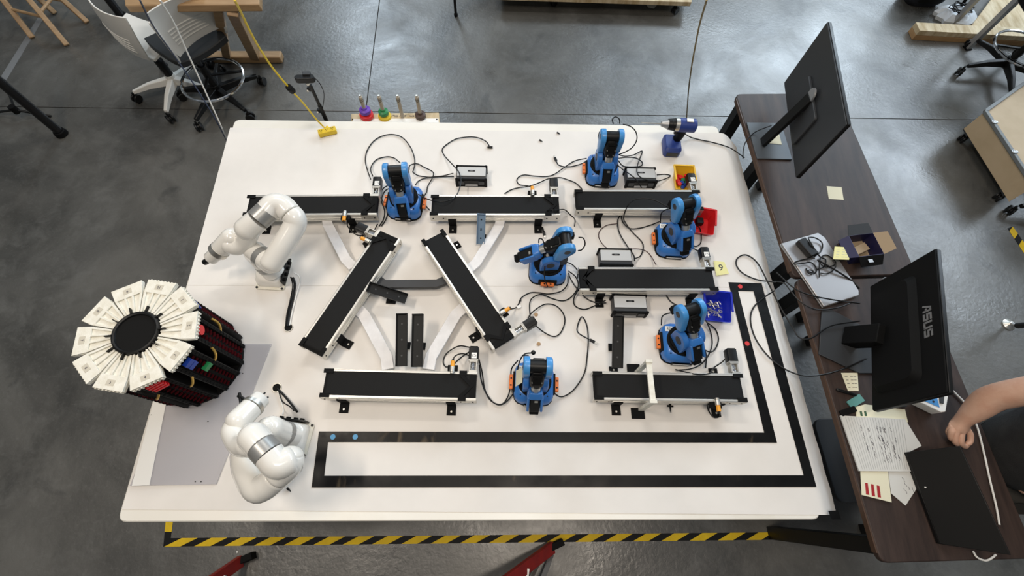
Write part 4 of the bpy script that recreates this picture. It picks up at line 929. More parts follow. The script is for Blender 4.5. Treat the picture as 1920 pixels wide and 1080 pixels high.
desk(a1, b1, .55, 'dark walnut desk at the far right with the thin monitor', [(.05,0), (La-.08,0), (.05,1), (La-.08,1), (.42,0)])
a2, b2 = P(1492,523,DK-.002), P(1652,1056,DK-.002); Lb = (b2-a2).length
desk(a2, b2, .55, 'dark walnut desk at the near right with the large lettered monitor and laptops', [(.05,0), (Lb-.05,0), (.05,1), (Lb-.05,1)])

def monitor(ta, tb, hgt, label, lean, base_px, post_px, post_top, depth, big, basemat):
    """ta, tb: upper corners (far, near) of the panel"""
    w_ = tb-ta; Lw = w_.length; w_.normalize(); n = Vector((w_.y, -w_.x, 0)); n = n if n.x < 0 else -n   # n points to the back (towards the white table)
    dn_ = (Vector((0,0,-1))+n*lean).normalized(); c = (ta+tb)/2+dn_*hgt/2
    o = thing('monitor', label, 'monitor', (P(*base_px[0], DK).x, P(*base_px[0], DK).y, DK))
    upv = -dn_; nn = w_.cross(upv); nn = nn if nn.dot(n) > 0 else -nn
    M0 = Matrix([[w_[i], upv[i], nn[i], c[i]] for i in range(3)]+[[0,0,0,1]])   # x along width, y up, z to the back
    if M0.to_3x3().determinant() < 0: M0 = Matrix([[-w_[i], upv[i], nn[i], c[i]] for i in range(3)]+[[0,0,0,1]])
    sx = 1 if M0.to_3x3().col[0].dot(w_) > 0 else -1
    PM = G(M0); PM.prism(rrect(Lw, hgt, .006, 2), -.010, .004); build(PM, 'panel', BLK, o, world=True, bev=.002)
    build(G(M0).prism(rrect(Lw-.012, hgt-.012, .002, 1), -.0108, -.0100), 'screen', BLKG, o, world=True)
    build(G(M0).prism(rrect(Lw-.004, hgt-.004, .004, 2), .004, .009), 'back_shell', DGREY if not big else BLKM, o, world=True, bev=.003)
    if big:
        hs = build(G(M0).loft([([(x, y-.035) for x, y in rrect(Lw*.78, hgt*.66, .03, 4)], .009), ([(x, y-.035) for x, y in rrect(Lw*.72, hgt*.56, .03, 4)], .030)]), 'rear_housing', BLKM, o, world=True)
        lm = mat('logo_grey', (.17,.17,.17), .4); LM = M0 @ Matrix.Translation((0, hgt*.335, 0)); st_ = .007; lh, lw = .034, .026
        def seg(g_, a_, b_, o_): g_.bar((a_[0]+o_, a_[1], .0098), (b_[0]+o_, b_[1], .0098), st_, .0012)
        gl = {'A': [((.0,-lh/2),(.012,lh/2)),((.010,lh/2-.003),(lw-.003,lh/2-.003)),((lw-.004,lh/2),(lw-.004,-lh/2)),((.012,-.004),(lw-.004,-.004))],
              'S': [((0,lh/2-.003),(lw,lh/2-.003)),((.003,lh/2),(.003,-.003)),((0,0),(lw,0)),((lw-.003,0),(lw-.003,-lh/2)),((0,-lh/2+.003),(lw,-lh/2+.003))],
              'U': [((.003,lh/2),(.003,-lh/2)),((0,-lh/2+.003),(lw,-lh/2+.003)),((lw-.003,-lh/2),(lw-.003,lh/2))]}
        for k_, ch_ in enumerate('ASUS'):
            gg = G(LM)
            for a_, b_ in gl[ch_]: seg(gg, a_, b_, -.060+.031*k_)
            build(gg, 'logo_letter', lm, o, world=True)
        for q, ww in ((.15, .03), (.19, .016)): build(G(M0).box((sx*(Lw*.5-q), -hgt*.40, .012), (ww, .012, .004)), 'port_label', LABEL, o, world=True)
    else:
        build(G(M0).prism([(x, y-.06) for x, y in rrect(Lw*.44, hgt*.5, .012, 3)], .009, .022), 'rear_housing', DGREY, o, world=True, bev=.003)
        build(G(M0).prism([(x, y+.03) for x, y in circ(.030, 24)], .022, .030), 'mount_disc', GALV, o, world=True)
        build(G(M0).prism([(x, y-.04) for x, y in rrect(.05, .03, .004, 2)], .022, .026), 'mount_plate', GALV, o, world=True)
    # stand
    bp = [P(x, y, DK+.008) for x, y in base_px[1:]]
    build(G().poly(bp, .007), 'stand_base', basemat, o, world=True, bev=.002)
    pb = P(*post_px, DK+.008); att = M0 @ Vector((0, post_top, .022 if not big else .03))
    build(G().bar(pb, att, depth[0], depth[1], up=w_), 'stand_post', BLK if not big else BLKM, o, world=True, bev=.003)
    bk = att+(pb-att).normalized()*.03
    return o, M0
monitor(P(1555,40,1.17), P(1592,234,1.17), .340, 'thin black monitor on a grey stand at the far end of the desks', .02,
        [(1443,265),(1400,229),(1465,230),(1486,299),(1420,297)], (1430,268), .02, (.02,.055), False, STANDG)
mo2, MM = monitor(P(1759,466,1.13), P(1783,738,1.13), .325, 'large black monitor with grey lettering on its back, on the near desk', .0,
        [(1585,630),(1541,582),(1561,581),(1672,640),(1672,700),(1612,700),(1536,664)], (1592,633), -.06, (.06,.075), True, DGREY)

# silver laptop, closed, with power adapter and tangled leads
lp = [P(1465,456,DK+.018), P(1534,436,DK+.018), P(1547,445,DK+.018), P(1611,545,DK+.018), P(1611,554,DK+.018), P(1545,575,DK+.018)]
c = sum(lp, Vector())/6; lt = thing('silver_laptop', 'closed silver laptop across the seam of the two desks, leads on top', 'laptop', (c.x, c.y, DK))
build(G().poly([p-Vector((0,0,.010)) for p in lp], .007), 'laptop_base', GALV, lt, world=True, bev=.002); build(G().poly(lp, .008), 'laptop_lid', LAPS, lt, world=True, bev=.003)
pa, pb = P(1500,450,DK+.034), P(1526,480,DK+.034); g = G(); g.bar(pa, pb, .042, .026)
ad = build(g, 'power_adapter', BLK, bev=.004); tag(ad, 'black power adapter lying on the silver laptop', 'adapter')
ZL = DK+.0215
def lead(px, label, r=.0028): return cable([(x, y, z_ if True else 0) for x, y, z_ in [(p[0], p[1], p[2] if len(p) > 2 else 0) for p in px]], label, BLK, r, z=ZL)
lead([(1527,481,.012),(1540,470),(1541,455,.004),(1528,446,.012),(1516,446,.022),(1522,458,.030),(1536,480,.012),(1548,487),(1545,500,.006),(1532,505)], 'upper looped lead of the adapter on the silver laptop')
lead([(1528,484,.012),(1510,486),(1492,491),(1490,495),(1505,494,.006),(1520,492,.008),(1530,502,.006),(1528,512),(1514,508),(1512,503)], 'lower looped lead of the adapter on the silver laptop')
lead([(1532,487,.012),(1545,500,.008),(1562,498,.004),(1567,492),(1560,484),(1548,478),(1538,485,.010),(1536,505,.006),(1536,520)], 'tangled black lead at the middle of the silver laptop', .0025)
lead([(1534,488,.014),(1555,500,.010),(1580,515,.004),(1597,527,-.006),(1611,541,-.014)], 'thick black lead leaving the silver laptop toward the monitor', .0038)
lead([(1538,512),(1550,513,.004),(1562,507,.004),(1567,497,.008),(1560,488,.008)], 'short black lead at the right of the tangle on the silver laptop', .0025)
g = G(Matrix.Translation(P(1520,510,ZL+.002))); g.ring(.012, .003, 24, 8, Matrix.Scale(.8, 4, (0,1,0))); o = build(g, 'earbud_case', BLK); tag(o, 'small black ring shaped cable end on the silver laptop', 'cable end')

# open cardboard box
bx = thing('open_box', 'open dark cardboard box with kraft flaps beside the silver laptop', 'box', P(1617,475,DK))
q0, q1 = P(1585,480,DK), P(1668,470,DK); Bd = (q1-q0).normalized(); Bn = Vector((-Bd.y, Bd.x, 0)); o_ = P(1590,496,DK); BM = frame(o_, Bd, Bn)
w_, d_, h_ = .115, .105, .070
build(G(BM).box((w_/2, d_/2, .0015), (w_, d_, .003)), 'box_floor', KRAFT, bx, world=True)
for c_, s_, m_, nm_ in (((w_/2, .001, h_/2), (w_, .002, h_), NAVY, 'box_wall'), ((w_/2, d_, h_/2), (w_, .002, h_), NAVY, 'box_wall'), ((.001, d_/2, h_/2), (.002, d_, h_), NAVY, 'box_wall'), ((w_, d_/2, h_/2), (.002, d_, h_), NAVY, 'box_wall')):
    build(G(BM).box(c_, s_), nm_, m_, bx, world=True)
build(G(BM).add([(0,0,h_),(w_,0,h_),(w_-.008,-.038,h_-.022),(.008,-.038,h_-.022),(0,0,h_-.002),(w_,0,h_-.002),(w_-.008,-.038,h_-.024),(.008,-.038,h_-.024)], [(0,3,2,1),(4,5,6,7),(0,4,7,3),(1,2,6,5),(2,3,7,6),(0,1,5,4)]), 'flap', BLKM, bx, world=True)
build(G(BM).add([(w_,0,h_),(w_+.045,.01,h_+.022),(w_+.045,d_-.01,h_+.022),(w_,d_,h_),(w_,0,h_-.002),(w_+.045,.01,h_+.020),(w_+.045,d_-.01,h_+.020),(w_,d_,h_-.002)], [(0,1,2,3),(7,6,5,4),(0,4,5,1),(1,5,6,2),(2,6,7,3),(3,7,4,0)]), 'flap', KRAFT, bx, world=True)
build(G(BM).add([(0,0,h_),(0,d_,h_),(-.038,d_-.008,h_-.018),(-.038,.008,h_-.018),(0,0,h_-.002),(0,d_,h_-.002),(-.038,d_-.008,h_-.020),(-.038,.008,h_-.020)], [(0,1,2,3),(7,6,5,4),(0,4,5,1),(1,5,6,2),(2,6,7,3),(3,7,4,0)]), 'flap', NAVY, bx, world=True)
build(G(BM).add([(0,d_,h_),(w_,d_,h_),(w_-.01,d_+.045,h_+.012),(.01,d_+.045,h_+.012),(0,d_,h_-.002),(w_,d_,h_-.002),(w_-.01,d_+.045,h_+.010),(.01,d_+.045,h_+.010)], [(0,1,2,3),(7,6,5,4),(0,4,5,1),(1,5,6,2),(2,6,7,3),(3,7,4,0)]), 'flap', DGREY, bx, world=True)
build(G(BM).box((.050, -.020, h_-.008), (.020, .016, .0008)), 'white_sticker', GALV, bx, world=True)
build(G(BM).box((w_*.5, d_*.5, .02), (w_*.7, d_*.35, .03), .3), 'kraft_insert', KRAFT, bx, world=True, bev=.002)
for cs, z, mt, lb_, tx in (([(1550,349),(1578,351),(1582,375),(1554,373)], DK+.001, NOTEP, 'blank pale sticky note on bare walnut between the two monitors', None),
        ([(1440,249),(1461,251),(1466,271),(1438,268)], DK+.0095, NOTEP, 'pale sticky note on the grey stand of the thin monitor', None),
        ([(1565,462),(1596,464),(1592,487),(1562,486)], DK+.055, NOTE, 'yellow written sticky note stuck on the open box flap', 'abc'),
        ([(1577,699),(1608,699),(1610,733),(1590,733)], DK+.002, NOTEP, 'cream printed card under the lower corner of the large lettered monitor', None)):
    o = note(cs, z, mt, lb_, grp='pale paper notes on the desks')
    if tx or 'printed' in lb_:
        ps = [P(x, y, z+.0004) for x, y in cs]
        for k in range(4):
            t_ = .2+.2*k
            for s_ in (.15, .5, .72):
                p_, q_ = ps[0].lerp(ps[3], t_), ps[1].lerp(ps[2], t_); build(G().bar(p_.lerp(q_, s_), p_.lerp(q_, s_+.18), .0016, .0004), 'pen_line', INK if not tx else GALV, o, world=True)

# notebook, sheets and notes beside the black laptop
def page(cs, z, mt, label, name, cat, lines=0, grp='papers on the near desk', strokes=0, seed=1, th=.002, lc=None):
    ps = [P(x, y, z) for x, y in cs]; c = sum(ps, Vector())/len(ps)
    o = thing(name, label, cat, (c.x, c.y, z), 0, grp); build(G().poly(ps, th), 'sheet', mt, o, world=True)
    u = Vector((0,0,.0003)); ps = [P(x, y, z) for x, y in lc] if lc else ps
    if lines:
        for k in range(lines):
            t_ = (k+1)/(lines+1); build(G().bar(ps[0].lerp(ps[1], t_)+u, ps[3].lerp(ps[2], t_)+u, .0007, .0003), 'ruled_line', GALV, o, world=True)
    rnd = random.Random(seed)
    for k in range(strokes):
        a_, b_ = rnd.choice((.25, .36, .50, .56, .62, .72, .78))+rnd.uniform(-.012, .012), rnd.uniform(.12, .80); p0 = ps[0].lerp(ps[1], a_).lerp(ps[3].lerp(ps[2], a_), b_)+u
        e = (ps[3]-ps[0]).normalized(); f = (ps[1]-ps[0]).normalized(); pts = [p0]
        for j in range(rnd.randint(4, 7)): pts.append(p0+e*(.0028*(j+1))+f*rnd.uniform(-.0028, .0028))
        build(G().tube(smooth_path(pts, 2), .0006, 4), 'handwriting', INK, o, world=True)
    return o
page([(1604,763),(1622,758),(1697,768),(1702,790),(1700,800),(1606,790)], DK+.002, NOTEP, 'cream cover sheet showing behind the open notebook', 'paper_sheet', 'paper')
gn = page([(1606,762),(1628,766),(1652,778),(1650,790),(1606,790)], DK+.0035, NOTEP, 'cream note with two green bars above the notebook', 'paper_note', 'note')
for k in (0, 1): build(G().poly([P(1612+k*8,771,DK+.0042), P(1616+k*8,771,DK+.0042), P(1618+k*8,780,DK+.0042), P(1614+k*8,780,DK+.0042)], .0005), 'green_bar', mat('green_ink', (.03,.09,.04), .6), gn, world=True)
page([(1665,880),(1706,884),(1718,917),(1698,948),(1671,925)], DK+.002, SHEET, 'grey written sheet partly under the notebook and laptop', 'paper_sheet', 'paper', 0, strokes=5, seed=4)
ye = page([(1613,878),(1664,878),(1672,942),(1616,928)], DK+.0035, NOTEP, 'cream note with three red bars below the notebook', 'paper_note', 'note')
for k in range(3): build(G().poly([P(1622+k*11,905+k*2.5,DK+.0042), P(1627+k*11,906+k*2.5,DK+.0042), P(1630+k*11,928+k*2.5,DK+.0042), P(1624+k*11,927+k*2.5,DK+.0042)], .0005), 'red_bar', mat('red_ink', (.35,.01,.015), .6), ye, world=True)
page([(1576,779),(1697,786),(1728,836),(1700,850),(1712,884),(1611,883)], DK+.008, SHEET, 'open ruled notebook with handwriting left of the black laptop', 'notebook', 'notebook', 22, strokes=64, seed=7, th=.006, lc=[(1580,781),(1697,787),(1710,880),(1613,880)])
# black laptop, lid up
h0, h1 = P(1698,848,DK+.016), P(1762,1020,DK+.016); t0, t1 = P(1800,836,DK+.155), P(1895,1041,DK+.155)
bl_ = thing('black_laptop', 'black laptop with its lid leaning over, in front of the seated person', 'laptop', ((h0+h1)/2).xy.to_3d()+Vector((0,0,DK)))
hd = (h1-h0).normalized(); hn = Vector((-hd.y, hd.x, 0)); hn = hn if hn.x > 0 else -hn
build(G().poly([h0+hn*.0, h1+hn*.0, h1+hn*.20, h0+hn*.20], .014), 'keyboard_base', BLK, bl_, world=True, bev=.002)
n_ = (t0-h0).cross(h1-h0).normalized()*.005
g = G(); vs = [h0, h1, t1, t0]; nn = (vs[1]-vs[0]).cross(vs[3]-vs[0]).normalized(); nn = nn if nn.z > 0 else -nn
g.add(vs+[p-nn*.006 for p in vs], [(0,1,2,3),(7,6,5,4),(0,4,5,1),(1,5,6,2),(2,6,7,3),(3,7,4,0)]); build(g, 'lid', mat('laptop_black', (.007,.0065,.006), .5, spec=.3), bl_, world=True, bev=.002)
lc = (h0*.6+h1*.4)*.88+(t0*.6+t1*.4)*.12; build(G().cyl(lc, lc+nn*.001, .003, 10), 'status_light', LABEL, bl_, world=True)
# small things on the near desk
tag(build(G().bar(P(1568,730,DK+.006), P(1606,741,DK+.006), .012, .010), 'marker_pen', BLK, bev=.004), 'black marker pen at the foot of the large lettered monitor', 'pen')
tag(build(G().bar(P(1592,760,DK+.004), P(1616,745,DK+.004), .030, .006), 'teal_card', TEAL, bev=.001), 'small teal card between the marker pen and the notebook', 'card')
tag(build(G().bar(P(1576,776,DK+.005), P(1604,766,DK+.005), .022, .008), 'dark_case', BLKM, bev=.002), 'thin black case at the upper left corner of the notebook', 'case')
kb = [P(1662,752,DK+.012), P(1700,752,DK+.012), P(1701,763,DK+.012), P(1690,763,DK+.012)]
tag(build(G().poly(kb, .012), 'calculator', DGREY, bev=.002), 'corner of a black calculator peeking out under the large lettered monitor', 'calculator')
dc = thing('circuit_tester', 'small white and blue electronic device right under the large lettered monitor', 'device', P(1755,752,DK))
dv = [P(1722,752,DK+.05), P(1776,741,DK+.05), P(1778,743,DK+.05), P(1773,772,DK+.05), P(1765,773,DK+.05)]
build(G().poly(dv, .045), 'device_case', LABEL, dc, world=True, bev=.002); build(G().poly([P(1732,751,DK+.0515), P(1757,745,DK+.0515), P(1762,764,DK+.0515)], .001), 'blue_panel', BLUEL, dc, world=True)
build(G().poly([P(1762,743,DK+.054), P(1771,742,DK+.054), P(1770,757,DK+.054), P(1763,756,DK+.054)], .004), 'grey_display', DGREY, dc, world=True, bev=.001)
for x, y in ((1744,748),(1750,753)): build(G().cyl(P(x,y,DK+.0515), P(x,y,DK+.053), .004, 12), 'button', DGREY, dc, world=True)
tag(build(G().tube(smooth_path([P(1784,730,DK+.004), P(1795,741,DK+.004), P(1812,760,DK+.004), P(1832,800,DK+.004), P(1845,850,DK+.004), P(1856,900,DK+.004), P(1868,950,DK+.004), P(1874,984,DK+.004)], 5), .0032, 8), 'white_cable', LABEL), 'long white cable running along the right side of the near desk', 'cable')
tag(build(G().tube(smooth_path([P(1824,1033,DK+.004), P(1832,1045,DK+.004), P(1848,1051,DK+.004), P(1860,1046,DK+.004), P(1867,1040,DK+.004)], 5), .0032, 8), 'white_cable', LABEL), 'short white cable loop below the black laptop', 'cable')

# ---------------------------------------------------------------- chairs and stools at the back
def caster(t, p, a, mt=BLK):
    R = Matrix.Translation((p.x, p.y, 0)) @ Matrix.Rotation(a, 4, 'Z')
    c = build(G(R).cyl((0, -.004, .030), (0, .004, .030), .020, 14), 'caster', mt, t, world=True)
    for s in (1, -1): build(G(R).cyl((0, s*.008, .030), (0, s*.021, .030), .029, 20), 'wheel', mt, c, world=True, bev=.003)
    build(G(R).cyl((0, 0, .045), (0, 0, .078), .007, 10), 'stem', mt, c, world=True)
def star_base(t, c, r, a0, mt, hub=.105, castmt=BLK):
    for k in range(5):
        a = a0+k*2*PI/5; e = Vector((math.cos(a), math.sin(a), 0))
        pts = [c+e*.02+Vector((0,0,hub)), c+e*r*.55+Vector((0,0,hub*.5+.050)), c+e*r*.96+Vector((0,0,.082))]
        g = G(); n = Vector((-e.y, e.x, 0)); secs = []
        for p, w_, h_ in zip(pts, (.026, .020, .014), (.050, .036, .022)):
            secs.append([p+n*w_+Vector((0,0,-h_/2)), p-n*w_+Vector((0,0,-h_/2)), p-n*w_*.7+Vector((0,0,h_/2)), p+n*w_*.7+Vector((0,0,h_/2))])
        vs = [v for q_ in secs for v in q_]; fs = [(0,1,2,3), (11,10,9,8)]
        for i in range(2):
            for j in range(4): fs.append((i*4+j, i*4+4+j, i*4+4+(j+1) % 4, i*4+(j+1) % 4))
        build(g.add(vs, fs), 'base_leg', mt, t, world=True, bev=.004); caster(t, c+e*r, a+.8, castmt)
    build(G().cyl(c+Vector((0,0,.07)), c+Vector((0,0,.15)), .032, 20), 'hub', mt, t, world=True, bev=.003)
def shell(g, c4, nu, nv, bulge, th, slots=None):
    """curved panel through four corners (bl, br, tr, tl)"""
    bl_, br_, tr_2, tl_2 = c4; N = (br_-bl_).cross(tl_2-bl_).normalized(); vs = []; fs = []
    for side in (0, 1):
        for j in range(nv+1):
            for i in range(nu+1):
                u, v = i/nu, j/nv; q_ = 1-.10*(2*abs(v-.5))**3; uu = .5+(u-.5)*q_
                p = bl_.lerp(br_, uu).lerp(tl_2.lerp(tr_2, uu), v)+N*(bulge*(4*u*(1-u))+.25*bulge*math.sin(v*PI))+(-N*th if side else Vector())
                vs.append(p)
    K = (nu+1)*(nv+1)
    for j in range(nv):
        for i in range(nu):
            a = j*(nu+1)+i; fs.append((a, a+1, a+nu+2, a+nu+1)); fs.append((K+a, K+a+nu+1, K+a+nu+2, K+a+1))
    for i in range(nu): fs.append((i, K+i, K+i+1, i+1)); a = nv*(nu+1)+i; fs.append((a, a+1, K+a+1, K+a))
    for j in range(nv): a = j*(nu+1); fs.append((a, a+nu+1, K+a+nu+1, K+a)); a += nu; fs.append((a, K+a, K+a+nu+1, a+nu+1))
    g.add(vs, fs); return g, (lambda u, v: bl_.lerp(br_, u).lerp(tl_2.lerp(tr_2, u), v)+N*(bulge*4*u*(1-u)+.25*bulge*math.sin(v*PI))), N
def chair_back(t, c4, bulge, name='backrest', side=1):
    g, f, N = shell(G(), c4, 12, 10, bulge, .008); b = build(g, name, CHAIRW, t, world=True, ang=50, bev=.002)
    for k in range(5):
        v = .18+.075*k; build(G().tube([f(.16+.66*i/8, v)-N*.004 for i in range(9)], .0078, 8), 'back_rib', CHAIRW, b, world=True)
    return b
# drafting stool
cc = Vector((-2.116, 2.484, 0)); ch = thing('drafting_chair', 'tall chair with white slotted back, black seat and chrome foot ring', 'chair', cc, 0, 'office chairs behind the table')
star_base(ch, cc, .287, math.radians(-106), BLK)
build(G().cyl(cc+Vector((0,0,.12)), cc+Vector((0,0,.30)), .026, 18), 'column_cover', BLK, ch, world=True); build(G().cyl(cc+Vector((0,0,.29)), cc+Vector((0,0,.445)), .014, 14), 'gas_column', DGREY, ch, world=True)
rc = P(399,149,.22); fr2 = build(G().ring(.197, .0095, 48, 8, Matrix.Translation(rc)), 'foot_ring', CHROME, ch, world=True)
for k in range(3):
    a = k*2*PI/3+.5; build(G().bar(cc+Vector((0,0,.22)), rc+Vector((.19*math.cos(a), .19*math.sin(a), 0)), .016, .010), 'ring_spoke', BLK, fr2, world=True)
s4 = [P(333,121,.47), P(428,64,.47), P(352,14,.47), P(264,74,.47)]
g, f, N = shell(G(), s4, 10, 8, -.018, .04); build(g, 'seat', mat('black_seat_cushion', (.012,.013,.014), .65), ch, world=True, ang=50, bev=.006)
build(G().box(sum(s4, Vector())/4-Vector((0,0,.045)), (.16, .16, .03)), 'seat_mechanism', BLK, ch, world=True, bev=.004)
b4 = [P(334,111,.50), P(418,50,.50), P(384,-18,.80), P(270,28,.80)]
chair_back(ch, b4, -.030, side=-1)
for a, b in ((P(337,118,.46), b4[3].lerp(b4[0], .15)), (P(424,60,.46), b4[2].lerp(b4[1], .15))): build(G().tube(smooth_path([a, a.lerp(b, .15)+Vector((.015,-.01,.0)), a.lerp(b, .5)+Vector((.012,-.008,0)), b], 4), .009, 8), 'back_upright', CHAIRW, ch, world=True)
# white task chair
cc = Vector((-2.446, 2.548, 0)); ch = thing('task_chair', 'white shell chair at left whose pale legs stand on black casters', 'chair', cc, 0, 'office chairs behind the table')
tipv = P(320,220,.03)-cc; star_base(ch, cc, .285, math.atan2(tipv.y, tipv.x), CHAIRW)
build(G().cyl(cc+Vector((0,0,.12)), cc+Vector((0,0,.26)), .028, 18), 'column_cover', BLK, ch, world=True); build(G().cyl(cc+Vector((0,0,.25)), cc+Vector((0,0,.40)), .014, 14), 'gas_column', DGREY, ch, world=True)
s4 = [P(208,66,.44), P(292,114,.44), P(322,48,.44), P(232,22,.44)]
g, f, N = shell(G(), s4, 10, 8, -.02, .02); build(g, 'seat', CHAIRW, ch, world=True, ang=50, bev=.004)
b4 = [P(214,60,.47), P(284,117,.45), P(238,36,.78), P(158,-8,.80)]
chair_back(ch, b4, .035)
# chair base at upper right
cc = P(1889,118,.10); cc.z = 0; ch = thing('drafting_chair', 'black chair base with chrome foot ring in front of the lumber at upper right', 'chair', cc, 0, 'office chairs behind the table')
tv = P(1800,134,.03)-cc; star_base(ch, cc, tv.xy.length, math.atan2(tv.y, tv.x), BLK)
build(G().cyl(cc+Vector((0,0,.12)), cc+Vector((0,0,.46)), .024, 18), 'column_cover', BLK, ch, world=True)
build(G().ring(.200, .0095, 48, 8, Matrix.Translation(cc+Vector((0,0,.22)))), 'foot_ring', CHROME, ch, world=True)
for k in range(3):
    a = k*2*PI/3+.9; build(G().bar(cc+Vector((0,0,.22)), cc+Vector((.19*math.cos(a), .19*math.sin(a), .22)), .016, .010), 'ring_spoke', BLK, ch, world=True)
build(G().prism(rrect(.46,.44,.08,4), .46, .51, Matrix.Translation((cc.x, cc.y, 0))), 'seat', BLKM, ch, world=True, bev=.01)
# wooden stool
feet_ = [(P(62,72,0), P(10,5,.17)), (P(127,86,0), P(55,0,.22)), (P(165,43,0), P(118,0,.125)), (P(104,26,0), P(76,0,.09))]
fc = sum((a for a, _ in feet_), Vector())/4; st = thing('wooden_stool', 'light wooden stool with round rungs at the far left', 'stool', fc)
tops = []
for a, b in feet_:
    e = a+(b-a)*(.60/b.z); tops.append(e); build(G().bar(a+Vector((0,0,.002)), e, .036, .036), 'leg', OAK, st, world=True, bev=.006)
for i, j, z in ((0,1,.14),(1,2,.16),(2,3,.12),(3,0,.18),(0,1,.34),(1,2,.36)):
    build(G().cyl(feet_[i][0].lerp(tops[i], z/.6), feet_[j][0].lerp(tops[j], z/.6), .011, 10), 'rung', OAK, st, world=True)
tcn = sum(tops, Vector())/4; build(G().cyl(tcn, tcn+Vector((0,0,.035)), .17, 32), 'seat', OAK, st, world=True, bev=.005)
# wooden bench table
bt = thing('trestle_table', 'oak trestle table at the upper left behind the white chairs', 'table', P(480,105,0))
build(G().poly([P(234,10,.76), P(486,8,.76), P(486,-60,.76), P(225,-60,.76)], .045), 'tabletop', OAK, bt, world=True, bev=.006)
build(G().bar(P(380,107,.028), P(529,107,.028), .07, .055), 'foot_beam', OAK, bt, world=True, bev=.008)
build(G().bar(P(478,104,.05), P(436,18,.715), .070, .06, up=(1,0,0)), 'leg', OAK, bt, world=True, bev=.004)
build(G().bar(P(425,104,.05), P(408,12,.715), .060, .05, up=(1,0,0)), 'leg', OAK, bt, world=True, bev=.004)
# posts, camera tripod, thin tripod
def post(px, top, label, r=.027):
    p = P(*px, 0); o = thing('black_post', label, 'post', p, 0, 'upright black posts at left')
    build(G().cyl(p+Vector((0,0,.02)), p+Vector((0,0,top)), r, 20), 'tube', BLKG, o, world=True); build(G().cyl(p+Vector((0,0,.001)), p+Vector((0,0,.035)), r*1.5, 20, r*1.3), 'rubber_foot', BLKM, o, world=True, bev=.004)
post((117,252), 1.0, 'thick upright black post with rubber foot at the left edge'); post((231,34), 1.0, 'upright black post behind the white chair at upper left', .030)
tp = thing('floor_tripod', 'low thin black tripod on the floor at the left edge', 'tripod', P(30,212,0)); hc = P(28,206,.07)
for e in (P(-25,213,.004), P(96,218,.004), P(8,150,.004)): build(G().cyl(hc, e, .008, 8), 'leg', BLK, tp, world=True)
build(G().cyl(hc-Vector((0,0,.02)), hc+Vector((0,0,.03)), .022, 12), 'hub', BLKM, tp, world=True)
pp = P(612,226,.70); wc = thing('webcam_stand', 'black webcam on an upright pole behind the far left table edge', 'camera stand', (pp.x, pp.y, 0)); zt = .925
build(G().cyl((pp.x, pp.y, .02), (pp.x, pp.y, .80), .010, 14), 'pole', BLK, wc, world=True); build(G().cyl((pp.x, pp.y, .70), (pp.x, pp.y, zt), .0075, 14), 'extension_pole', BLK, wc, world=True)
for z in (.765, .90): build(G().box((pp.x-.012, pp.y, z), (.020, .014, .020)), 'clamp', BLK, wc, world=True, bev=.002); build(G().ball((pp.x-.018, pp.y-.012, z), .006, 10), 'clamp_knob', STEEL, wc, world=True)
for k in range(3):
    a = k*2*PI/3+.4; build(G().cyl((pp.x, pp.y, .12), (pp.x+.14*math.cos(a), pp.y+.14*math.sin(a), .01), .007, 8), 'leg', BLK, wc, world=True)
M0 = Matrix.Translation((pp.x-.012, pp.y, zt+.02)) @ Matrix.Rotation(.12, 4, 'Z')
build(G(M0).ball((.004, 0, -.012), .011, 12), 'ball_joint', STEEL, wc, world=True)
build(G(M0).prism(rrect(.088, .030, .0148, 5), .0, .026), 'camera_body', BLK, wc, world=True, bev=.004); build(G(M0).box((.010, .016, .026), (.034, .020, .014)), 'mount_clip', DGREY, wc, world=True, bev=.002)
build(G().tube(smooth_path([M0 @ Vector((.04,.01,.01)), M0 @ Vector((.058,0,-.02)), M0 @ Vector((.055,.0,-.08)), Vector((pp.x+.008, pp.y, .78))], 5), .0018, 6), 'lead', BLK, wc, world=True)
# rack of spools behind the table
rk = thing('spool_rack', 'cream board with four upright dowels just behind the far table edge', 'rack', P(741,221,.60))
build(G().poly([P(658,213,.62), P(823,211,.62), P(826,262,.62), P(662,262,.62)], .018), 'board', PINE, rk, world=True, bev=.002)
build(G().poly([P(661,223,.6215), P(822,222,.6215), P(823,236,.6215), P(662,236,.6215)], .001), 'paper_strip', LABEL, rk, world=True)
build(G().poly([P(658,218,.60), P(823,216,.60), P(823,262,.60), P(662,262,.60)], .60), 'rack_box', PINE, rk, world=True)
tm = frame(P(790,217.5,.6208), P(640,217,.62)-P(800,218,.62), P(740,232,.62)-P(740,210,.62))
text('3 aiw   pper filler', .020, INK, rk, frame(P(758,217.5,.6212), (-1,-.05,0), (.05,-1,0)), world=True)
for px in (661,819): build(G().cyl(P(px,224,.6215), P(px,224,.6235), .004, 10), 'screw', BLK, rk, world=True)
def pole_at(pt): 
    v = P(pt[0], pt[1], .765); return Vector((v.x, v.y, 0))
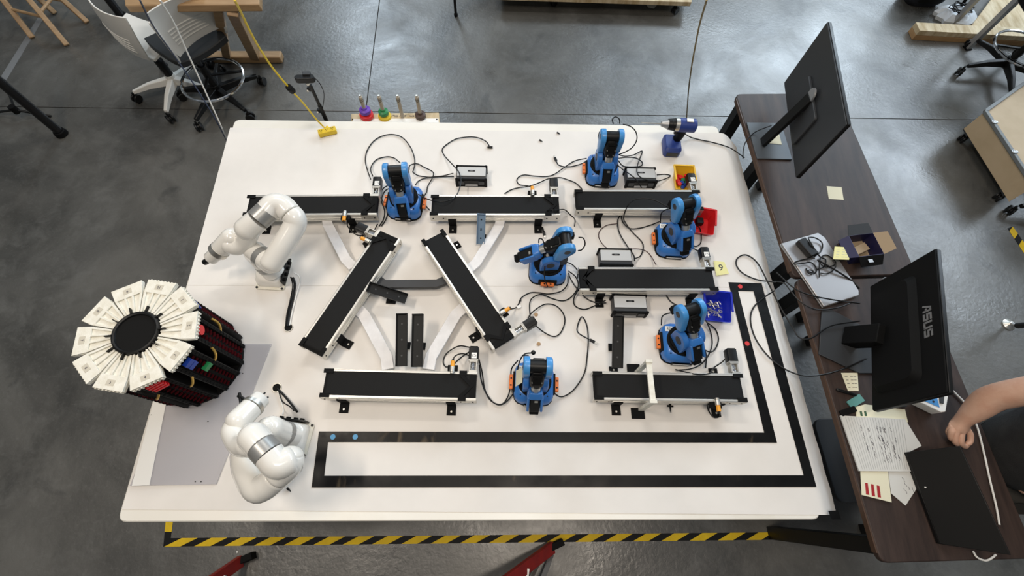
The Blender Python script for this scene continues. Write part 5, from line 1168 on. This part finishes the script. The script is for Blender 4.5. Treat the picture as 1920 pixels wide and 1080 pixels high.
for (px, sp_) in (((675,180), [(.650,.036,REDP,'red_spool'),(.682,.029,PURP,'purple_spool')]), ((710,180), [(.640,.034,YEL,'yellow_spool'),(.670,.026,GRNP,'green_spool')]), ((745,180), []), ((781,180), [(.648,.028,BRNP,'brown_spool')])):
    v = pole_at(px); build(G().cyl(v+Vector((0,0,.61)), v+Vector((0,0,.76)), .0095, 14), 'dowel', DOWEL, rk, world=True); g = G(); g.cyl(v+Vector((0,0,.76)), v+Vector((0,0,.770)), .006, 12)
    build(g, 'dowel_cap', STEEL, rk, world=True)
    for z in (.735, .745): build(G().ring(.0098, .001, 14, 6, Matrix.Translation(v+Vector((0,0,z)))), 'groove_ring', BLK, rk, world=True)
    for z, r, mt, nm in sp_:
        cl_ = nm.split('_')[0]; o = build(G().loft([(circ(r, 26, v.x, v.y), z-.024), (circ(r, 26, v.x, v.y), z-.006), (circ(r*.8, 26, v.x, v.y), z-.003), (circ(r*.55, 26, v.x, v.y), z), (circ(r*.5, 26, v.x, v.y), z+.008)]), nm, mt, bev=.001)
        tag(o, '%s plastic disc threaded on a dowel of the cream rack' % cl_, 'disc', 'coloured discs on the dowels')
# lumber, crate, bag and cart at the right
lb0, lb1 = P(1709,75,0), P(1940,88,0); ld = (lb1-lb0).normalized(); ln = Vector((-ld.y, ld.x, 0))
lum = thing('lumber_stack', 'two stacked pale pine boards on the floor at upper right', 'lumber', (lb0+lb1)/2)
for k in (0, 1): build(G().bar(lb0+ln*.05+Vector((0,0,.021+.042*k)), lb1+ln*.05+Vector((0,0,.021+.042*k)), .1, .040), 'board', PINE if k else mat('orange_pine', (.42,.25,.11), .7, col2=(.33,.19,.08), scale=5), lum, world=True, bev=.002)
pw = thing('plywood_sheet', 'pale plywood sheet lying behind the pine boards at upper right', 'plywood', P(1850,30,0))
build(G().poly([P(1822,48,.05), P(1960,56,.05), P(1990,-30,.05), P(1880,-30,.05)], .018), 'panel', PINE, pw, world=True, bev=.002); build(G().box(P(1920,10,.016), (.3,.3,.032)), 'batten', PINE, pw, world=True)
for px, zt_, lb_ in (((1813,91), .62, 'square aluminium leg with its foot beside the pine boards'), ((1785,46), .62, 'square aluminium leg behind the pine boards')):
    v = P(*px, 0); o = thing('cart_leg', lb_, 'leg', v, 0, 'aluminium legs at upper right'); build(G(Matrix.Translation((v.x, v.y, .31+.004)) @ Matrix.Rotation(.2, 4, 'Z')).box((0,0,0), (.038,.038,.62)), 'extrusion', GALV, o, world=True, bev=.002); build(G().box((v.x, v.y, .005), (.05, .05, .01), .2), 'foot_pad', BLKM, o, world=True)
v = P(1788,34,0); g = G(); c_ = [(v.x+.16*math.cos(2*PI*k/24)*(1+.1*math.sin(3*k)), v.y+.11*math.sin(2*PI*k/24)*(1+.1*math.cos(5*k))) for k in range(24)]
g.loft([(c_, .001), ([(v.x+(a-v.x)*1.06, v.y+(b-v.y)*1.06) for a, b in c_], .03), ([(v.x+(a-v.x)*.7, v.y+(b-v.y)*.7) for a, b in c_], .07), ([(v.x+(a-v.x)*.2, v.y+(b-v.y)*.2) for a, b in c_], .08)])
tag(build(g, 'plastic_bag', mat('clear_bag', (.62,.66,.70), .25, bump=.6, bscale=20)), 'crumpled translucent bag behind the pine boards at upper right', 'bag')
rnd = random.Random(3); pts = []
for k in range(60): a = k*.55; pts.append((v.x-.03+(.075+.02*math.sin(k*.7))*math.cos(a), v.y-.02+(.055+.015*math.cos(k*.9))*math.sin(a), .088+.012*math.sin(k*1.3)+.012))
tag(build(G().tube(smooth_path(pts, 3), .0035, 6), 'coiled_cable', BLK), 'coil of black cable on the translucent bag at upper right', 'cable')
v = P(1728,12,0); el = lambda sx, sy, ox=0, oy=0: [(v.x+ox+sx*math.copysign(abs(math.cos(2*PI*k/28))**.7, math.cos(2*PI*k/28)), v.y+oy+sy*math.copysign(abs(math.sin(2*PI*k/28))**.7, math.sin(2*PI*k/28))) for k in range(28)]
bg = thing('backpack', 'black backpack standing on the floor at the top right', 'bag', v)
build(G().loft([(el(.13,.07,.0,.06), .002), (el(.165,.105,0,.07), .05), (el(.17,.11,0,.07), .22), (el(.15,.09,0,.08), .34), (el(.08,.05,0,.09), .40)]), 'bag_body', mat('navy_black_cloth', (.006,.007,.012), .8), bg, world=True, ang=60)
build(G().loft([(el(.09,.012,0,-.04), .06), (el(.10,.016,0,-.045), .16), (el(.08,.008,0,-.03), .24)]), 'front_pocket', BLKM, bg, world=True); build(G().box((v.x, v.y-.062, .17), (.05,.003,.012)), 'red_tag', mat('dim_red_cloth', (.10,.01,.015), .8), bg, world=True)
build(G().tube(smooth_path([(v.x+.13, v.y-.01, .33), (v.x+.22, v.y-.06, .2), (v.x+.24, v.y-.08, .03), (v.x+.18, v.y-.04, .012)], 5), .012, 8), 'strap', BLKM, bg, world=True)
ct = thing('road_case', 'tan topped low case with grey metal edging and latches at the right frame edge', 'case', P(1960,270,0))
cq = [P(1847,209,.26), P(1925,153,.26), P(2060,240,.26), P(1940,350,.26)]
build(G().poly(cq, .16), 'case_body', PLY, ct, world=True, bev=.001)
EDG = mat('dull_grey_edging', (.16, .17, .17), .55)
for a, b in ((cq[0], cq[1]), (cq[0], cq[3]), (cq[3], cq[2]), (cq[1], cq[2])): build(G().bar(a+Vector((0,0,.0)), b+Vector((0,0,.0)), .022, .022), 'metal_edge', EDG, ct, world=True, bev=.002)
for px in ((1866,229),(1904,285)): q_ = P(*px, .272); k_ = build(G().box(q_, (.03,.018,.010)), 'latch', GALV, ct, world=True, bev=.002); build(G().ring(.012, .003, 16, 6, Matrix.Translation(q_+Vector((-.012,0,.004)))), 'latch_ring', GALV, k_, world=True)
cm = sum(cq, Vector())/4
for q_ in cq: q2 = q_.lerp(cm, .18); caster(ct, Vector((q2.x, q2.y, 0)), .5)
for q_ in cq: q2 = q_.lerp(cm, .18); build(G().box((q2.x, q2.y, .089), (.07,.07,.02)), 'caster_plate', DGREY, ct, world=True)
v = P(1886,399,.0); oc = thing('office_chair', 'black chair caster and leg tip at the right frame edge', 'chair', v); cc = P(1992,404,0)
star_base(oc, cc, (v-cc).xy.length, math.atan2((v-cc).y, (v-cc).x), BLK); build(G().cyl(cc+Vector((0,0,.12)), cc+Vector((0,0,.44)), .026, 16), 'column', BLK, oc, world=True); build(G().prism(rrect(.44,.42,.08,4), .44, .50, Matrix.Translation((cc.x+.1, cc.y, 0))), 'seat', BLKM, oc, world=True, bev=.01)
v = P(1890,609,0); sf = thing('glide_foot', 'round silver glide foot with a short rod at the right frame edge', 'stool foot', v)
build(G().loft([(circ(.036,28,v.x,v.y), .001), (circ(.035,28,v.x,v.y), .007), (circ(.018,28,v.x,v.y), .020), (circ(.013,28,v.x,v.y), .026)]), 'disc', STEEL, sf, world=True); build(G().cyl((v.x, v.y, .02), P(1912,611,.09), .010, 14), 'rod', CHROME, sf, world=True); build(G().cyl(P(1908,610.5,.08), P(1990,604,.34), .017, 14), 'leg_tube', BLK, sf, world=True)
# low trolley at the top centre
tr = thing('low_trolley', 'pale wooden trolley on black casters at the top edge of the picture', 'trolley', P(1150,0,0))
build(G().poly([P(930,-8,.13), P(1297,4,.13), P(1300,-66,.13), P(930,-66,.13)], .035), 'deck', PINE, tr, world=True, bev=.003)
for px in ((1038,4),(1266,19),(1270,-38),(980,-38)): caster(tr, P(*px, .03)*1, .7)
v = P(855,30,0); ps = thing('stand_leg', 'thin black stand leg touching the floor at the top centre', 'stand', v)
build(G().cyl(v+Vector((0,0,.006)), v+Vector((0,.02,.5)), .011, 12), 'tube', BLK, ps, world=True); build(G().cyl(v+Vector((0,0,.001)), v+Vector((0,0,.02)), .015, 12), 'foot_cap', BLKM, ps, world=True)
tag(build(G().poly([P(1209,6,.002), P(1233,8,.002), P(1226,16,.002), P(1216,14,.002)], .001), 'paper_scrap', LABEL), 'white paper scrap on the floor near the right caster of the trolley', 'paper')
tag(build(G().poly([P(443,1033,.003), P(447,1034,.003), P(444,1038,.003)], .002), 'paper_scrap', LABEL), 'tiny white scrap on the floor below the hazard tape', 'paper')
# red ladders at the bottom
def ladder(foot_px, top_px, ztop, off, label):
    a = P(*foot_px, .03); b = P(*top_px, ztop); d = (b-a).normalized(); o = thing('red_ladder', label, 'ladder', (a.x, a.y, 0), 0, 'red ladders below the table')
    n = Vector((-.04, off, 0))
    for q_ in (Vector(), n):
        for s_ in (1,): build(G().bar(a+q_, a+q_+(b-a)*1.5, .052, .024, up=(1,.2,.3)), 'side_rail', RED, o, world=True, bev=.003)
        f_ = build(G().box(a+q_+Vector((.012,.008,-.004)), (.085,.030,.050), .45), 'rubber_foot', BLKM, o, world=True, bev=.003)
    for k in (1, 2): p_ = a+(b-a)*.62*k; build(G().bar(p_, p_+n, .04, .012), 'rung', GALV, o, world=True)
    return o
ladder((452,1052), (392,1094), .20, -.40, 'red ladder foot poking in at the bottom left'); ladder((1036,1026), (948,1092), .26, -.42, 'red ladder foot overlapping the hazard tape at the bottom centre')
l2 = P(1034,1040,.01); ll = thing('aluminium_brace', 'thin aluminium brace leaning behind the red ladder at the bottom centre', 'brace', l2)
build(G().bar(l2, P(1012,1100,.10), .022, .012), 'brace_bar', GALV, ll, world=True, bev=.001); build(G().bar(l2+Vector((-.05,-.02,0)), P(988,1100,.10), .016, .012), 'brace_bar', STEEL, ll, world=True, bev=.001)
# storage under the near desk
v = P(1585,860,.30); bx2 = thing('storage_tub', 'dark grey tub on the floor under the near desk', 'tub', (v.x+.02, v.y, 0))
build(G(Matrix.Translation((v.x+.02, v.y, 0)) @ Matrix.Rotation(.1, 4, 'Z')).loft([(rrect(.20,.30,.03,4), .002), (rrect(.24,.34,.04,4), .30)]), 'tub_body', mat('slate_plastic', (.035,.042,.05), .5), bx2, world=True, bev=.004); build(G(Matrix.Translation((v.x+.02, v.y, 0)) @ Matrix.Rotation(.1, 4, 'Z')).prism(rrect(.26,.36,.04,4), .30, .32), 'lid', DGREY, bx2, world=True, bev=.004)
v = P(1490,540,.50); ps_ = thing('power_strip', 'black power strip hung under the desk seam', 'power strip', v); build(G(Matrix.Translation((v.x+.07, v.y, .55)) @ Matrix.Rotation(.15, 4, 'Z')).box((0,0,0), (.05,.30,.04)), 'strip_body', BLKM, ps_, world=True, bev=.003)

# ---------------------------------------------------------------- seated person at the near desk
def skin(name, nodes, edges, mt, parent, root=0, sub=2):
    me = bpy.data.meshes.new(name); inv = parent.matrix_basis.inverted() if parent else Matrix.Identity(4)
    me.from_pydata([tuple(inv @ Vector(p)) for p, r in nodes], edges, []); o = bpy.data.objects.new(name, me); COL.objects.link(o); o.parent = parent
    sm = o.modifiers.new('skin', 'SKIN'); sm.use_smooth_shade = True; sm.branch_smoothing = .6
    for i, (p, r) in enumerate(nodes):
        sv = me.skin_vertices[0].data[i]; sv.radius = r if isinstance(r, tuple) else (r, r); sv.use_root = (i == root)
    s_ = o.modifiers.new('sub', 'SUBSURF'); s_.levels = sub; s_.render_levels = sub; me.materials.append(mt)
    dg = bpy.context.evaluated_depsgraph_get(); m2 = bpy.data.meshes.new_from_object(o.evaluated_get(dg)); o.modifiers.clear(); o.data = m2
    m2.polygons.foreach_set('use_smooth', [True]*len(m2.polygons))
    return o
pe = P(1935,845,.75)+Vector((.015,0,0)); per = thing('person', 'person in a charcoal shirt seated at the near desk, one fist resting on it', 'person', (pe.x, pe.y, 0))
sh = P(2010,718,1.10); el_ = P(1861,744,.92); wr = P(1803,790,.815)
pelv = Vector((pe.x+.04, pe.y, .52)); chest = Vector((pe.x+.06, sh.y-.19, 1.00)); neck = Vector((chest.x-.02, chest.y+.01, 1.20)); head = Vector((neck.x-.05, neck.y, 1.34))
sh2 = Vector((chest.x+.02, chest.y-.19, 1.12)); el2 = Vector((sh2.x+.08, sh2.y-.05, .86)); wr2 = P(1950,925,.70)
kn = Vector((pelv.x-.27, pelv.y+.12, .50)); kn2 = Vector((kn.x, pelv.y-.14, .50))
shv = Vector((sh.x, sh.y, 1.11))
nodes = [(pelv, (.12,.11)), (Vector((pelv.x-.02, pelv.y, .74)), (.12,.11)), (chest, (.12,.11)), (neck, .055), (head+Vector((.015,0,-.04)), .072), (head+Vector((0,0,.06)), .082),
    (shv, .055), (el_, .050), (el_.lerp(wr, .3), (.052,.046)), (el_.lerp(wr, .7), (.040,.035)), (wr, (.032,.026)),
    (sh2, .060), (el2, .042), (wr2, .028), (wr2+Vector((-.05,.03,-.02)), .030),
    (pelv+Vector((-.05,.09,0)), .085), (kn, .060), (kn+Vector((.04,0,-.40)), .042), (kn+Vector((-.08,0,-.45)), .038),
    (pelv+Vector((-.05,-.09,0)), .085), (kn2, .060), (kn2+Vector((.04,0,-.40)), .042), (kn2+Vector((-.08,0,-.45)), .038)]
edges = [(0,1),(1,2),(2,3),(3,4),(4,5),(2,6),(6,7),(7,8),(8,9),(9,10),(2,11),(11,12),(12,13),(13,14),(0,15),(15,16),(16,17),(17,18),(0,19),(19,20),(20,21),(21,22)]
# right hand, loosely closed fist on the desk
def H(x, y, z): return P(x, y, DK+z)
b0 = len(nodes); nodes += [(H(1800,801,.048), (.026,.019))]; edges.append((10, b0))
for kn_, chain, r in ((H(1782,801,.046), [H(1777,812,.030), H(1784,819,.014), H(1791,815,.010)], .0095), (H(1784,808,.050), [H(1782,822,.032), H(1791,828,.014), H(1797,822,.010)], .0105),
        (H(1792,812,.052), [H(1790,830,.034), H(1800,835,.014), H(1805,828,.010)], .0108), (H(1802,814,.052), [H(1801,832,.038), H(1810,838,.020), H(1814,832,.012)], .0105), (H(1812,803,.040), [H(1820,816,.034), H(1819,829,.026), H(1812,835,.024)], .0112)):
    i = len(nodes); nodes += [(kn_, .0135)]; edges.append((b0, i))
    for q_ in chain: nodes.append((q_, r)); edges.append((len(nodes)-2, len(nodes)-1)); r *= .95
skin('body', nodes, edges, SKIN, per)
sn = [(pelv+Vector((-.01,0,.04)), (.185,.185)), (Vector((pelv.x-.03, pelv.y, .76)), (.19,.19)), (chest, (.195,.18)), (chest+Vector((-.005,0,.17)), .075), (shv, .070), (shv.lerp(el_, .45), .062), (sh2, .078), (sh2.lerp(el2, .6), .062)]
skin('shirt', sn, [(0,1),(1,2),(2,3),(2,4),(4,5),(2,6),(6,7)], CLOTH, per)
skin('trousers', [(pelv, (.165,.14)), (pelv+Vector((-.05,.09,.0)), .105), (kn+Vector((.02,0,0)), .085), (pelv+Vector((-.05,-.09,.0)), .105), (kn2+Vector((.02,0,0)), .085)], [(0,1),(1,2),(0,3),(3,4)], SHORTS, per)
skin('hair', [(head+Vector((.03,0,.02)), .088), (head+Vector((.02,0,.085)), .085)], [(0,1)], HAIR, per)
g = G(); g.cyl(head+Vector((-.078,0,.02)), head+Vector((-.102,0,.0)), .010, 10, .014); build(g, 'nose', SKIN, per, world=True)
for s in (1,-1):
    build(G().ball(head+Vector((-.076, s*.03, .035)), .011, 10), 'eye', LABEL, per, world=True); build(G().ball(head+Vector((0, s*.083, .01)), .018, 10), 'ear', SKIN, per, world=True)
build(G().bar(head+Vector((-.084,-.022,-.04)), head+Vector((-.084,.022,-.04)), .008, .008), 'mouth', mat('lips', (.35,.14,.11), .5), per, world=True)
for q_ in (kn, kn2): build(G().capsule([q_+Vector((.05,0,-.462)), q_+Vector((-.14,0,-.465))], .034), 'shoe', BLKM, per, world=True)
so = thing('person_stool', 'dark stool carrying the seated person beside the near desk', 'stool', (pelv.x, pelv.y, 0))
build(G().cyl((pelv.x, pelv.y, .37), (pelv.x, pelv.y, .41), .19, 32), 'seat', BLKM, so, world=True, bev=.01); build(G().cyl((pelv.x, pelv.y, .03), (pelv.x, pelv.y, .37), .03, 18), 'column', DGREY, so, world=True); build(G().cyl((pelv.x, pelv.y, .002), (pelv.x, pelv.y, .03), .20, 32), 'foot_plate', DGREY, so, world=True, bev=.005)
